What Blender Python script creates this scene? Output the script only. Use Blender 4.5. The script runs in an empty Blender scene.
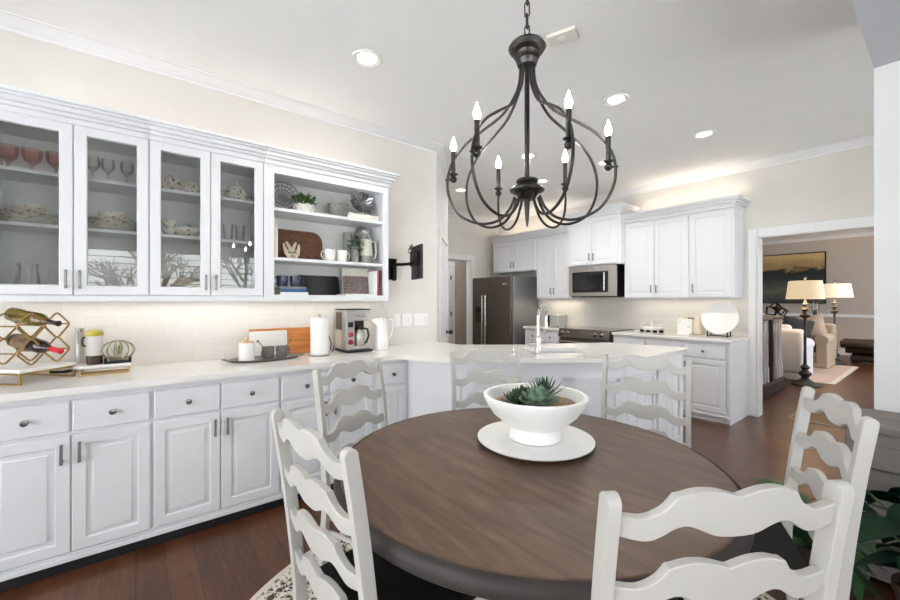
import bpy, bmesh, math, random
from mathutils import Vector, Matrix
from mathutils.geometry import tessellate_polygon

sc = bpy.context.scene
COL = sc.collection
PI = math.pi

# ------------------------------------------------------------------ camera
FPX = 397.0                                   # focal length in pixels of a 900 px wide frame
CAM_H = 1.34
TH = math.atan2(500.0, 397.0)                 # camera yaw to the left of +Y
cam_d = bpy.data.cameras.new('camera')
cam_d.sensor_width = 36.0
cam_d.lens = 36.0 * FPX / 900.0
cam_d.clip_start = 0.02
cam_d.clip_end = 200
cam = bpy.data.objects.new('camera', cam_d)
cam.location = (0, 0, CAM_H)
cam.rotation_euler = (PI / 2, 0, TH)
COL.objects.link(cam)
sc.camera = cam

# ------------------------------------------------------------------ colour management, world
sc.view_settings.view_transform = 'Standard'
sc.view_settings.look = 'None'
sc.view_settings.gamma = 1.0
sc.view_settings.use_curve_mapping = False
sc.cycles.transparent_max_bounces = 40
sc.view_settings.exposure = 0.1

w = bpy.data.worlds.new('world')
sc.world = w
w.use_nodes = True
bg = w.node_tree.nodes['Background']
bg.inputs['Color'].default_value = (0.96, 0.98, 1.0, 1)
bg.inputs['Strength'].default_value = 6.5

sun_d = bpy.data.lights.new('sun', 'SUN')     # comes over the house, lights the pale ground outside so it bounces indoors, never enters the room directly
sun_d.energy = 70
sun_d.angle = 0.01
sun_d.color = (1.0, 0.97, 0.93)
sun_o = bpy.data.objects.new('sun', sun_d)
sun_o.rotation_euler = Vector((-0.5, 0.35, 0.8)).to_track_quat('Z', 'Y').to_euler()
sun_o.location = (-20, 14, 32)
COL.objects.link(sun_o)


def area(name, loc, rot, sx, sy, power, color=(1, 1, 1), portal=False, spread=PI):
    d = bpy.data.lights.new(name, 'AREA')
    d.shape = 'RECTANGLE'
    d.size, d.size_y = sx, sy
    d.energy = power
    d.color = color
    d.spread = spread
    if portal:
        d.cycles.is_portal = True
    o = bpy.data.objects.new(name, d)
    o.location = loc
    o.rotation_euler = rot
    COL.objects.link(o)
    return o


CEIL = 2.92
LX = -3.285                                   # left wall
BY = 5.60                                     # back wall
RX = 2.6                                      # right wall
RY = -3.0                                     # rear wall
SOF = 2.60                                    # lowered ceiling on the right
SX = -0.257                                   # its left edge
SY = 3.15                                     # wall stub on the right
# daylight through the windows: portals
area('window_daylight', (RX - 0.02, 0.75, 1.45), (0, PI / 2, 0), 1.7, 3.0, 1, portal=True)
area('rear_window_daylight', (-0.35, RY + 0.02, 1.35), (PI / 2, 0, 0), 4.6, 2.2, 1, portal=True)
area('added_window_daylight', (1.38, 4.45, 1.4), (0, PI / 2, 0), 1.8, 1.7, 1, portal=True)  # portal of the unseen window added in the corridor wall
# added fill lights: neither the living room side wall nor the hall has a window
area('living_fill', (1.35, 10.2, 1.6), (0, PI / 2, 0), 1.6, 3.0, 110, (0.90, 0.94, 1.0))
area('hall_fill', (-6.0, 4.5, 2.85), (0, 0, 0), 0.6, 0.6, 14, (0.95, 0.97, 1.0))
# warm strips lying on top of and under the wall cabinets
area('cabinet_top_strip', (-3.17, 0.58, 2.46), (PI, 0, 0), 0.06, 2.1, 1.1, (1.0, 0.87, 0.77))
area('cabinet_top_strip_back', (-2.1, 5.48, 2.56), (PI, 0, 0), 1.2, 0.06, 1.8, (1.0, 0.86, 0.68))
area('cabinet_top_strip_fridge', (-4.5, 5.48, 2.56), (PI, 0, 0), 1.6, 0.06, 2.2, (1.0, 0.86, 0.68))
area('under_cabinet_strip', (-3.16, 0.58, 1.328), (0, 0, 0), 0.05, 2.1, 1.5, (1.0, 0.93, 0.83))
area('under_cabinet_strip_back', (-2.15, 5.46, 1.345), (0, 0, 0), 1.2, 0.05, 0.9, (1.0, 0.92, 0.80))
area('under_cabinet_strip_range', (-3.96, 5.46, 1.345), (0, 0, 0), 0.6, 0.05, 1.0, (1.0, 0.88, 0.72))

# ------------------------------------------------------------------ placing helpers
S_, C_ = math.sin(TH), math.cos(TH)


def W(lat, d, z=0.0):
    """lateral / forward distance from the camera -> world"""
    return Vector((-S_ * d + C_ * lat, C_ * d + S_ * lat, z))


def onX(u, X):
    t = (u - 450) / FPX
    a, b = -S_ + t * C_, C_ + t * S_
    return X / a * b                           # world Y


def onY(u, Y):
    t = (u - 450) / FPX
    a, b = -S_ + t * C_, C_ + t * S_
    return Y / b * a                           # world X


def onZ(u, v, Z):
    d = (CAM_H - Z) * FPX / (v - 300.0)
    return W((u - 450) / FPX * d, d, Z)


# ------------------------------------------------------------------ materials
def lin(c):
    return tuple(((x / 255) / 12.92 if x / 255 <= 0.04045 else (((x / 255) + 0.055) / 1.055) ** 2.4) for x in c)


MATS = {}


def newmat(name):
    m = bpy.data.materials.new(name)
    m.use_nodes = True
    nt = m.node_tree
    return m, nt, nt.nodes['Principled BSDF'], nt.nodes, nt.links


def coords(nt, scale=(1, 1, 1), rot=(0, 0, 0), kind='Object'):
    tc = nt.nodes.new('ShaderNodeTexCoord')
    mp = nt.nodes.new('ShaderNodeMapping')
    mp.inputs['Scale'].default_value = scale
    mp.inputs['Rotation'].default_value = rot
    nt.links.new(tc.outputs[kind], mp.inputs['Vector'])
    return mp.outputs['Vector']


def ramp(nt, fac, stops):
    r = nt.nodes.new('ShaderNodeValToRGB')
    el = r.color_ramp.elements
    while len(el) < len(stops):
        el.new(0.5)
    for e, (p, c) in zip(el, stops):
        e.position = p
        e.color = (*c, 1)
    nt.links.new(fac, r.inputs['Fac'])
    return r.outputs['Color']


def noise(nt, vec, scale, detail=3, rough=0.55, dist=0.0):
    n = nt.nodes.new('ShaderNodeTexNoise')
    n.inputs['Scale'].default_value = scale
    n.inputs['Detail'].default_value = detail
    n.inputs['Roughness'].default_value = rough
    n.inputs['Distortion'].default_value = dist
    nt.links.new(vec, n.inputs['Vector'])
    return n.outputs['Fac']


def bump(nt, bsdf, height, strength=0.1, dist=0.005):
    b = nt.nodes.new('ShaderNodeBump')
    b.inputs['Strength'].default_value = strength
    b.inputs['Distance'].default_value = dist
    nt.links.new(height, b.inputs['Height'])
    nt.links.new(b.outputs['Normal'], bsdf.inputs['Normal'])


def plain(name, rgb, rough=0.5, metal=0.0, var=0.05, scale=6.0, bmp=0.0, bscale=60.0, coat=0.0, spec=0.5):
    m, nt, b, N, L = newmat(name)
    c = lin(rgb)
    v = coords(nt)
    f = noise(nt, v, scale)
    lo = tuple(max(0, x * (1 - var)) for x in c)
    hi = tuple(min(1, x * (1 + var)) for x in c)
    L.new(ramp(nt, f, [(0.3, lo), (0.7, hi)]), b.inputs['Base Color'])
    b.inputs['Roughness'].default_value = rough
    b.inputs['Metallic'].default_value = metal
    b.inputs['Coat Weight'].default_value = coat
    b.inputs['Specular IOR Level'].default_value = spec
    if bmp:
        bump(nt, b, noise(nt, v, bscale), bmp)
    MATS[name] = m
    return m


def wood(name, c1, c2, rough=0.4, axis=0, scale=3.0, stretch=12.0, bmp=0.05, coat=0.0, c3=None):
    m, nt, b, N, L = newmat(name)
    s = [stretch, stretch, stretch]
    s[axis] = 1.0
    v = coords(nt, tuple(s))
    f = noise(nt, v, scale, 5, 0.6, 0.6)
    st = [(0.25, lin(c1)), (0.75, lin(c2))]
    if c3:
        st = [(0.2, lin(c1)), (0.5, lin(c2)), (0.8, lin(c3))]
    L.new(ramp(nt, f, st), b.inputs['Base Color'])
    b.inputs['Roughness'].default_value = rough
    b.inputs['Coat Weight'].default_value = coat
    bump(nt, b, f, bmp, 0.002)
    MATS[name] = m
    return m


def emit(name, rgb, strength):
    m, nt, b, N, L = newmat(name)
    b.inputs['Base Color'].default_value = (*lin(rgb), 1)
    b.inputs['Emission Color'].default_value = (*lin(rgb), 1)
    b.inputs['Emission Strength'].default_value = strength
    b.inputs['Roughness'].default_value = 0.5
    MATS[name] = m
    return m


def glass(name, tint=(1, 1, 1), refl=1.0, rough=0.0):
    m = bpy.data.materials.new(name)
    m.use_nodes = True
    nt = m.node_tree
    nt.nodes.clear()
    out = nt.nodes.new('ShaderNodeOutputMaterial')
    mix = nt.nodes.new('ShaderNodeMixShader')
    tr = nt.nodes.new('ShaderNodeBsdfTransparent')
    tr.inputs['Color'].default_value = (*tint, 1)
    gl = nt.nodes.new('ShaderNodeBsdfGlossy')
    gl.inputs['Roughness'].default_value = rough
    fr = nt.nodes.new('ShaderNodeFresnel')
    fr.inputs['IOR'].default_value = 1.5
    mu = nt.nodes.new('ShaderNodeMath')
    mu.operation = 'MULTIPLY'
    mu.inputs[1].default_value = refl
    mu.use_clamp = True
    nt.links.new(fr.outputs['Fac'], mu.inputs[0])
    nt.links.new(mu.outputs[0], mix.inputs['Fac'])
    nt.links.new(tr.outputs[0], mix.inputs[1])
    nt.links.new(gl.outputs[0], mix.inputs[2])
    nt.links.new(mix.outputs[0], out.inputs['Surface'])
    MATS[name] = m
    return m


plain('wall_paint', (225, 221, 215), 0.75, var=0.015, bmp=0.03, bscale=180)
plain('wall_grey', (222, 222, 222), 0.75, var=0.015, bmp=0.03, bscale=180)
plain('wall_living', (188, 178, 168), 0.8, var=0.02, bmp=0.03, bscale=180)
plain('ceiling_paint', (241, 241, 240), 0.85, var=0.01)
plain('trim_white', (236, 236, 236), 0.35, var=0.01)
plain('cabinet_white', (232, 233, 236), 0.32, var=0.012, bmp=0.015, bscale=90)
plain('cabinet_inside', (230, 232, 228), 0.5, var=0.02)
plain('toe_black', (22, 22, 26), 0.6)
plain('quartz', (240, 238, 234), 0.16, var=0.02, scale=9, coat=0.2)
plain('pewter', (138, 135, 133), 0.36, 0.7, var=0.1)
plain('knob_steel', (150, 148, 146), 0.22, 1.0)
plain('steel', (186, 183, 178), 0.3, 0.8, var=0.06, scale=2)
plain('steel_dark', (110, 104, 99), 0.36, 0.85, var=0.06, scale=2)
plain('steel_side', (150, 150, 150), 0.4, 0.6, var=0.04)
plain('chrome', (205, 203, 200), 0.12, 1.0)
plain('black_glass', (14, 14, 15), 0.06, coat=0.5)
plain('black_plastic', (20, 20, 21), 0.4)
plain('black_metal', (34, 33, 32), 0.42, 0.7, var=0.15, scale=20)
plain('iron', (58, 56, 54), 0.36, 0.75, var=0.18, scale=14)
plain('gold', (164, 134, 88), 0.32, 0.9, var=0.08)
plain('marble', (238, 236, 232), 0.2, var=0.05, scale=5)
plain('ceramic', (240, 238, 234), 0.22, var=0.02, coat=0.3)
plain('ceramic_matte', (246, 245, 242), 0.5, var=0.02, scale=14, bmp=0.05, bscale=50)
plain('ceramic_cream', (222, 208, 184), 0.3, var=0.03)
plain('grey_mug', (120, 116, 112), 0.55, var=0.2, scale=60)
plain('sink_white', (206, 204, 208), 0.35, var=0.02)
plain('paper', (244, 244, 242), 0.9, var=0.01, bmp=0.1, bscale=120)
plain('plastic_white', (240, 240, 240), 0.35, var=0.01)
plain('linen_white', (222, 224, 230), 0.9, var=0.04, bmp=0.15, bscale=40)
plain('linen_beige', (178, 162, 142), 0.9, var=0.05, bmp=0.15, bscale=40)
plain('cushion_dark', (70, 72, 70), 0.9, var=0.1, bmp=0.15, bscale=60)
plain('cushion_pale', (206, 184, 166), 0.9, var=0.05, bmp=0.15, bscale=60)
plain('seat_black', (18, 17, 17), 0.75, var=0.2, scale=30, bmp=0.25, bscale=70, spec=0.2)
plain('red_foil', (190, 30, 40), 0.35)
plain('red_knob', (140, 18, 30), 0.3, coat=0.4)
plain('wine_green', (100, 84, 14), 0.12, coat=0.25)
plain('wine_dark', (34, 16, 14), 0.12, coat=0.25)
plain('wine_label', (120, 96, 70), 0.7, var=0.5, scale=45)
plain('yellow_lid', (186, 168, 30), 0.3, coat=0.5)
plain('jar_label', (226, 220, 218), 0.6)
plain('jar_amber', (70, 50, 34), 0.15, coat=0.5)
plain('soil', (150, 126, 100), 0.95, var=0.3, scale=60, bmp=0.5, bscale=80)
plain('soil_dark', (38, 30, 24), 0.95, var=0.3, scale=60)
plain('succulent_blue', (108, 132, 112), 0.5, var=0.18, scale=14)
plain('succulent_green', (58, 84, 60), 0.5, var=0.25, scale=20)
plain('leaf_dark', (14, 44, 26), 0.6, var=0.3, scale=9, spec=0.1)
plain('leaf_palm', (40, 84, 46), 0.45, var=0.3, scale=12)
plain('leaf_box', (62, 92, 40), 0.6, var=0.35, scale=30)
plain('stem_green', (70, 84, 44), 0.6)
plain('pot_dark', (70, 52, 44), 0.6, var=0.1)
plain('air_plant', (150, 156, 120), 0.6, var=0.2, scale=20)
plain('pebble', (150, 140, 126), 0.7, var=0.3, scale=40)
plain('book_blue', (40, 84, 140), 0.5)
plain('book_white', (236, 236, 232), 0.6)
plain('book_red', (160, 28, 40), 0.45)
plain('book_pink', (210, 160, 150), 0.5)
plain('book_grey', (120, 120, 116), 0.5)
plain('book_yellow', (206, 196, 80), 0.5)
plain('page', (238, 234, 222), 0.8)
plain('blackboard', (34, 36, 38), 0.35, coat=0.2)
plain('mug_blue', (52, 62, 84), 0.25, coat=0.4, var=0.25, scale=25)
plain('silver', (170, 172, 174), 0.2, 1.0, var=0.2, scale=30)
plain('silver_dark', (150, 150, 150), 0.24, 0.8, var=0.15, scale=30)
plain('toaster_silver', (196, 194, 190), 0.35, 0.4)
plain('ceiling_shaded', (196, 198, 203), 0.85, var=0.01)  # grey puts the shade under the lowered ceiling into its colour
plain('wire_grey', (150, 150, 148), 0.5)
plain('wire_cream', (150, 140, 112), 0.4, 0.4)
plain('basket_grey', (122, 120, 114), 0.7, var=0.3, scale=40, bmp=0.4, bscale=60)
plain('vent_cream', (226, 222, 212), 0.6)
plain('vase_grey', (132, 132, 126), 0.4, var=0.1)
plain('vase_pale', (206, 204, 192), 0.45, var=0.06)
plain('cable', (18, 18, 18), 0.5)
plain('copper', (150, 84, 50), 0.4, 0.8)
plain('log_dark', (52, 36, 28), 0.8, var=0.4, scale=12, bmp=0.6, bscale=18)
plain('tan_mat', (146, 120, 90), 0.95, var=0.08, scale=30, bmp=0.3, bscale=120)
plain('pale_rug', (196, 174, 158), 0.95, var=0.06, scale=10, bmp=0.3, bscale=120)
plain('rug_border', (214, 204, 190), 0.95, var=0.05, bmp=0.3, bscale=120)
plain('carpet_step', (62, 46, 46), 0.95, var=0.9, scale=60, bmp=0.4, bscale=150)
plain('lamp_base', (74, 72, 70), 0.5, 0.3, var=0.2, scale=20)
plain('bark', (70, 60, 52), 0.9, var=0.3)
plain('bounce_ground', (208, 211, 214), 0.9, var=0.08)  # outside ground made pale so it bounces light up to the ceiling
wood('walnut_board', (62, 34, 20), (128, 80, 50), 0.45, 1, 3, 10)
wood('orange_board', (176, 98, 38), (224, 148, 76), 0.45, 0, 4, 8)
wood('pale_wood', (196, 160, 120), (226, 196, 158), 0.5, 0, 4, 8)
wood('mahogany', (46, 22, 16), (72, 36, 26), 0.3, 2, 3, 8, coat=0.3)
wood('weathered', (84, 80, 78), (128, 122, 118), 0.85, 0, 3, 14, bmp=0.5, c3=(104, 98, 94))
wood('table_edge', (28, 23, 20), (46, 38, 33), 0.6, 0, 3, 6)
plain('chair_paint', (190, 187, 182), 0.42, var=0.02, scale=9, bmp=0.05, bscale=70)
glass('pane', (0.985, 0.99, 0.985), 1.35)
glass('window_glass', (0.98, 0.99, 0.99), 0.6)
glass('glassware', (0.985, 0.985, 0.985), 0.5)
glass('pink_glass', (0.96, 0.80, 0.78), 0.5)
emit('bulb', (255, 250, 240), 90)
emit('downlight', (255, 246, 232), 10)


def two_tone(name, base, accent, scale, thr, rough=0.3):
    """white china with a scattered transfer pattern"""
    m, nt, b, N, L = newmat(name)
    v = coords(nt)
    f = noise(nt, v, scale, 4, 0.6)
    L.new(ramp(nt, f, [(thr, lin(base)), (thr + 0.03, lin(accent))]), b.inputs['Base Color'])
    b.inputs['Roughness'].default_value = rough
    b.inputs['Coat Weight'].default_value = 0.3
    MATS[name] = m


two_tone('china', (242, 236, 222), (120, 92, 70), 45, 0.57)
two_tone('book_cover_photo', (80, 82, 80), (186, 140, 134), 110, 0.54)
two_tone('towel_print', (236, 232, 226), (150, 146, 150), 26, 0.60)


def floor_mat():
    m, nt, b, N, L = newmat('hardwood')
    v = coords(nt)
    br = N.new('ShaderNodeTexBrick')
    br.offset = 0.43
    br.inputs['Scale'].default_value = 1.0
    br.inputs['Brick Width'].default_value = 1.15
    br.inputs['Row Height'].default_value = 0.125
    br.inputs['Mortar Size'].default_value = 0.0016
    br.inputs['Color1'].default_value = (0, 0, 0, 1)
    br.inputs['Color2'].default_value = (1, 1, 1, 1)
    br.inputs['Mortar'].default_value = (0.5, 0.5, 0.5, 1)
    L.new(v, br.inputs['Vector'])
    v2 = coords(nt, (1.2, 14, 1))
    g = noise(nt, v2, 3.0, 8, 0.68, 1.6)
    g2 = noise(nt, coords(nt, (1, 3, 1)), 2.5, 3)
    a = N.new('ShaderNodeMath')
    a.operation = 'MULTIPLY_ADD'
    L.new(br.outputs['Color'], a.inputs[0])
    a.inputs[1].default_value = 0.15
    L.new(g, a.inputs[2])
    a2 = N.new('ShaderNodeMath')
    a2.operation = 'MULTIPLY_ADD'
    L.new(g2, a2.inputs[0])
    a2.inputs[1].default_value = 0.3
    L.new(a.outputs[0], a2.inputs[2])
    col = ramp(nt, a2.outputs[0], [(0.36, lin((38, 19, 10))), (0.62, lin((70, 38, 21))), (0.9, lin((98, 60, 36)))])
    mx = N.new('ShaderNodeMixRGB')
    L.new(br.outputs['Fac'], mx.inputs['Fac'])
    L.new(col, mx.inputs[1])
    mx.inputs[2].default_value = (0.01, 0.005, 0.003, 1)
    L.new(mx.outputs[0], b.inputs['Base Color'])
    b.inputs['Roughness'].default_value = 0.3
    bump(nt, b, g, 0.04, 0.002)
    MATS['hardwood'] = m


def table_mat():
    m, nt, b, N, L = newmat('table_wood')
    ang = -0.45
    v = coords(nt, (1, 1, 1), (0, 0, ang))
    br = N.new('ShaderNodeTexBrick')
    br.offset = 0.5
    br.inputs['Scale'].default_value = 1.0
    br.inputs['Brick Width'].default_value = 6.0
    br.inputs['Row Height'].default_value = 0.16
    br.inputs['Mortar Size'].default_value = 0.0
    br.inputs['Color1'].default_value = (0, 0, 0, 1)
    br.inputs['Color2'].default_value = (1, 1, 1, 1)
    L.new(v, br.inputs['Vector'])
    g = noise(nt, coords(nt, (1.4, 9, 1), (0, 0, ang)), 3.0, 5, 0.6, 0.5)
    g2 = noise(nt, coords(nt), 3.0, 2)
    a = N.new('ShaderNodeMath')
    a.operation = 'MULTIPLY_ADD'
    L.new(br.outputs['Color'], a.inputs[0])
    a.inputs[1].default_value = 0.16
    L.new(g, a.inputs[2])
    a2 = N.new('ShaderNodeMath')
    a2.operation = 'MULTIPLY_ADD'
    L.new(g2, a2.inputs[0])
    a2.inputs[1].default_value = 0.35
    L.new(a.outputs[0], a2.inputs[2])
    L.new(ramp(nt, a2.outputs[0], [(0.4, lin((64, 46, 34))), (0.75, lin((90, 67, 51))), (1.05, lin((112, 87, 68)))]),
          b.inputs['Base Color'])
    b.inputs['Roughness'].default_value = 0.38
    b.inputs['Specular IOR Level'].default_value = 0.3
    bump(nt, b, g, 0.03, 0.002)
    MATS['table_wood'] = m


def tile_mat(name, ax):
    m, nt, b, N, L = newmat(name)
    tc = N.new('ShaderNodeTexCoord')
    sp = N.new('ShaderNodeSeparateXYZ')
    cb = N.new('ShaderNodeCombineXYZ')
    L.new(tc.outputs['Object'], sp.inputs[0])
    L.new(sp.outputs[ax], cb.inputs[0])
    L.new(sp.outputs[2], cb.inputs[1])
    br = N.new('ShaderNodeTexBrick')
    br.inputs['Scale'].default_value = 1.0
    br.inputs['Brick Width'].default_value = 0.165
    br.inputs['Row Height'].default_value = 0.083
    br.inputs['Mortar Size'].default_value = 0.0022
    br.inputs['Mortar Smooth'].default_value = 0.3
    br.inputs['Color1'].default_value = (*lin((234, 229, 222)), 1)
    br.inputs['Color2'].default_value = (*lin((229, 224, 216)), 1)
    br.inputs['Mortar'].default_value = (*lin((240, 238, 232)), 1)
    L.new(cb.outputs[0], br.inputs['Vector'])
    L.new(br.outputs['Color'], b.inputs['Base Color'])
    b.inputs['Roughness'].default_value = 0.16
    inv = N.new('ShaderNodeMath')
    inv.operation = 'SUBTRACT'
    inv.inputs[0].default_value = 1.0
    L.new(br.outputs['Fac'], inv.inputs[1])
    bump(nt, b, inv.outputs[0], 0.35, 0.003)
    MATS[name] = m


def rug_mat():
    m, nt, b, N, L = newmat('rug_floral')
    v = coords(nt)
    vo = N.new('ShaderNodeTexVoronoi')
    vo.inputs['Scale'].default_value = 36
    n1 = noise(nt, v, 46, 4, 0.65, 1.4)
    L.new(v, vo.inputs['Vector'])
    mu = N.new('ShaderNodeMath')
    mu.operation = 'MULTIPLY_ADD'
    L.new(vo.outputs['Distance'], mu.inputs[0])
    mu.inputs[1].default_value = 0.35
    L.new(n1, mu.inputs[2])
    c = ramp(nt, mu.outputs[0], [(0.60, lin((62, 57, 52))), (0.645, lin((150, 140, 126))), (0.69, lin((222, 214, 200)))])
    L.new(c, b.inputs['Base Color'])
    b.inputs['Roughness'].default_value = 0.95
    bump(nt, b, noise(nt, v, 200), 0.3, 0.004)
    MATS['rug_floral'] = m


def painting_mat():
    m, nt, b, N, L = newmat('abstract_canvas')
    tc = N.new('ShaderNodeTexCoord')
    sp = N.new('ShaderNodeSeparateXYZ')
    L.new(tc.outputs['Object'], sp.inputs[0])
    n = noise(nt, coords(nt, (1, 1, 2.2)), 2.2, 5, 0.6, 0.8)
    ma = N.new('ShaderNodeMath')
    ma.operation = 'MULTIPLY_ADD'
    L.new(n, ma.inputs[0])
    ma.inputs[1].default_value = 0.5
    L.new(sp.outputs[2], ma.inputs[2])
    sc_ = N.new('ShaderNodeMath')
    sc_.operation = 'MULTIPLY'
    L.new(ma.outputs[0], sc_.inputs[0])
    sc_.inputs[1].default_value = 0.62
    c = ramp(nt, sc_.outputs[0], [(0.15, lin((52, 60, 58))), (0.36, lin((96, 100, 88))), (0.52, lin((40, 50, 52))),
                                  (0.66, lin((24, 28, 28))), (0.71, lin((150, 124, 80))), (0.95, lin((206, 178, 122)))])
    L.new(c, b.inputs['Base Color'])
    b.inputs['Roughness'].default_value = 0.5
    MATS['abstract_canvas'] = m


def shade_mat():
    m, nt, b, N, L = newmat('lamp_shade')
    b.inputs['Base Color'].default_value = (*lin((246, 232, 210)), 1)
    b.inputs['Emission Color'].default_value = (*lin((255, 226, 180)), 1)
    b.inputs['Emission Strength'].default_value = 0.5
    b.inputs['Roughness'].default_value = 0.9
    MATS['lamp_shade'] = m


floor_mat()
table_mat()
tile_mat('tile_left', 1)
tile_mat('tile_back', 0)
rug_mat()
painting_mat()
shade_mat()


# ------------------------------------------------------------------ mesh builder
class MB:
    def __init__(s):
        s.v, s.f, s.sm = [], [], []
        s.M = Matrix.Identity(4)

    def add(s, vs, fs, smooth=False):
        o = len(s.v)
        s.v += [tuple(s.M @ Vector(p)) for p in vs]
        for q in fs:
            s.f.append([i + o for i in q])
            s.sm.append(smooth)
        return s

    def box(s, x0, y0, z0, x1, y1, z1):
        vs = [(x, y, z) for z in (z0, z1) for (x, y) in ((x0, y0), (x1, y0), (x1, y1), (x0, y1))]
        return s.add(vs, [(3, 2, 1, 0), (4, 5, 6, 7), (0, 1, 5, 4), (1, 2, 6, 5), (2, 3, 7, 6), (3, 0, 4, 7)])

    def cyl(s, p0, p1, r0, r1=None, n=16):
        return s.tube([p0, p1], [r0, r0 if r1 is None else r1], n)

    def tube(s, pts, r, n=8, closed=False, flat=1.0):
        pts = [Vector(p) for p in pts]
        k = len(pts)
        rs = r if isinstance(r, (list, tuple)) else [r] * k
        tg = []
        for i in range(k):
            if closed:
                t = pts[(i + 1) % k] - pts[i - 1]
            else:
                t = pts[min(i + 1, k - 1)] - pts[max(i - 1, 0)]
            tg.append(t.normalized())
        up = Vector((0, 0, 1)) if abs(tg[0].z) < 0.9 else Vector((1, 0, 0))
        nrm = (up - tg[0] * up.dot(tg[0])).normalized()
        vs = []
        for i in range(k):
            nrm = (nrm - tg[i] * nrm.dot(tg[i])).normalized()
            bi = tg[i].cross(nrm)
            for j in range(n):
                a = 2 * PI * j / n
                vs.append(pts[i] + (nrm * math.cos(a) + bi * math.sin(a) * flat) * rs[i])
        fs = []
        for i in range(k if closed else k - 1):
            for j in range(n):
                a, b_ = i * n + j, i * n + (j + 1) % n
                c, d = ((i + 1) % k) * n + (j + 1) % n, ((i + 1) % k) * n + j
                fs.append((a, b_, c, d))
        s.add(vs, fs, True)
        if not closed:
            s.add(vs[:n], [tuple(range(n))[::-1]])
            s.add(vs[-n:], [tuple(range(n))])
        return s

    def lathe(s, prof, n=32, c=(0, 0, 0), sx=1.0, sy=1.0):
        vs, fs, rows = [], [], []
        for (r, z) in prof:
            if r <= 1e-6:
                rows.append([len(vs)])
                vs.append((c[0], c[1], c[2] + z))
            else:
                rows.append(list(range(len(vs), len(vs) + n)))
                vs += [(c[0] + r * sx * math.cos(2 * PI * j / n), c[1] + r * sy * math.sin(2 * PI * j / n), c[2] + z)
                       for j in range(n)]
        for a, b_ in zip(rows[:-1], rows[1:]):
            for j in range(n):
                q = []
                for i in (a[j % len(a)], a[(j + 1) % len(a)], b_[(j + 1) % len(b_)], b_[j % len(b_)]):
                    if i not in q:
                        q.append(i)
                if len(q) > 2:
                    fs.append(tuple(q))
        return s.add(vs, fs, True)

    def sphere(s, c, r, sx=1, sy=1, sz=1, n=16, m=10):
        prof = [(r * math.sin(PI * i / m), -r * sz * math.cos(PI * i / m)) for i in range(m + 1)]
        prof[0] = (0, -r * sz)
        prof[-1] = (0, r * sz)
        return s.lathe(prof, n, c, sx, sy)

    def prism(s, poly, z0, z1, holes=()):
        loops = [list(poly)] + [list(h) for h in holes]
        flat = [p for l in loops for p in l]
        tris = tessellate_polygon([[Vector((p[0], p[1], 0)) for p in l] for l in loops])
        k = len(flat)
        vs = [(p[0], p[1], z0) for p in flat] + [(p[0], p[1], z1) for p in flat]
        fs = [tuple(t) for t in tris] + [tuple(i + k for i in t) for t in tris]
        o = 0
        for l in loops:
            n = len(l)
            for i in range(n):
                a, b_ = o + i, o + (i + 1) % n
                fs.append((a, b_, b_ + k, a + k))
            o += n
        return s.add(vs, fs)

    def nest(s, x0, z0, x1, z1, loops, back=None):
        """nested rectangles in the xz plane; loops = (inset, y); back = y of the back face"""
        vs, fs = [], []
        for (i, y) in loops:
            vs += [(x0 + i, y, z0 + i), (x1 - i, y, z0 + i), (x1 - i, y, z1 - i), (x0 + i, y, z1 - i)]
        for k in range(len(loops) - 1):
            for j in range(4):
                fs.append((k * 4 + j, k * 4 + (j + 1) % 4, k * 4 + 4 + (j + 1) % 4, k * 4 + 4 + j))
        e = (len(loops) - 1) * 4
        if back is None:
            pass
        elif back == 'ring':
            for j in range(4):
                fs.append((e + j, e + (j + 1) % 4, (j + 1) % 4, j))
        else:
            fs.append((e, e + 1, e + 2, e + 3))
            vs += [(x0, back, z0), (x1, back, z0), (x1, back, z1), (x0, back, z1)]
            b_ = len(vs) - 4
            for j in range(4):
                fs.append((j, (j + 1) % 4, b_ + (j + 1) % 4, b_ + j))
            fs.append((b_ + 3, b_ + 2, b_ + 1, b_))
        return s.add(vs, fs)

    def build(s, name, mat, parent=None, bevel=0.0, seg=2, sharp=38, loc=None, rotz=0.0, sub=0):
        me = bpy.data.meshes.new(name)
        me.from_pydata(s.v, [], s.f)
        me.polygons.foreach_set('use_smooth', s.sm)
        b = bmesh.new()
        b.from_mesh(me)
        bmesh.ops.remove_doubles(b, verts=b.verts, dist=1e-6)
        bmesh.ops.recalc_face_normals(b, faces=b.faces)
        b.to_mesh(me)
        b.free()
        me.set_sharp_from_angle(angle=math.radians(sharp))
        me.materials.append(MATS[mat])
        o = bpy.data.objects.new(name, me)
        COL.objects.link(o)
        if loc is not None:
            o.location = loc
        o.rotation_euler[2] = rotz
        if parent is not None:
            o.parent = parent
        if bevel:
            md = o.modifiers.new('bevel', 'BEVEL')
            md.width = bevel
            md.segments = seg
            md.limit_method = 'ANGLE'
            md.angle_limit = math.radians(40)
        if sub:
            md = o.modifiers.new('sub', 'SUBSURF')
            md.levels = md.render_levels = sub
        return o


def tag(o, label, cat, group=None):
    o['label'] = label
    o['category'] = cat
    if group:
        o['group'] = group
    return o


def thing(name, label, cat, loc=(0, 0, 0), rotz=0.0, group=None):
    o = bpy.data.objects.new(name, None)
    o.empty_display_size = 0.1
    COL.objects.link(o)
    o.location = loc
    o.rotation_euler[2] = rotz
    return tag(o, label, cat, group)


def struct(o):
    o['kind'] = 'structure'
    return o


def sbox(name, mat, *b, parent=None, bevel=0.0):
    o = MB().box(*b).build(name, mat, parent, bevel=bevel)
    if parent is None:
        struct(o)
    return o


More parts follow.
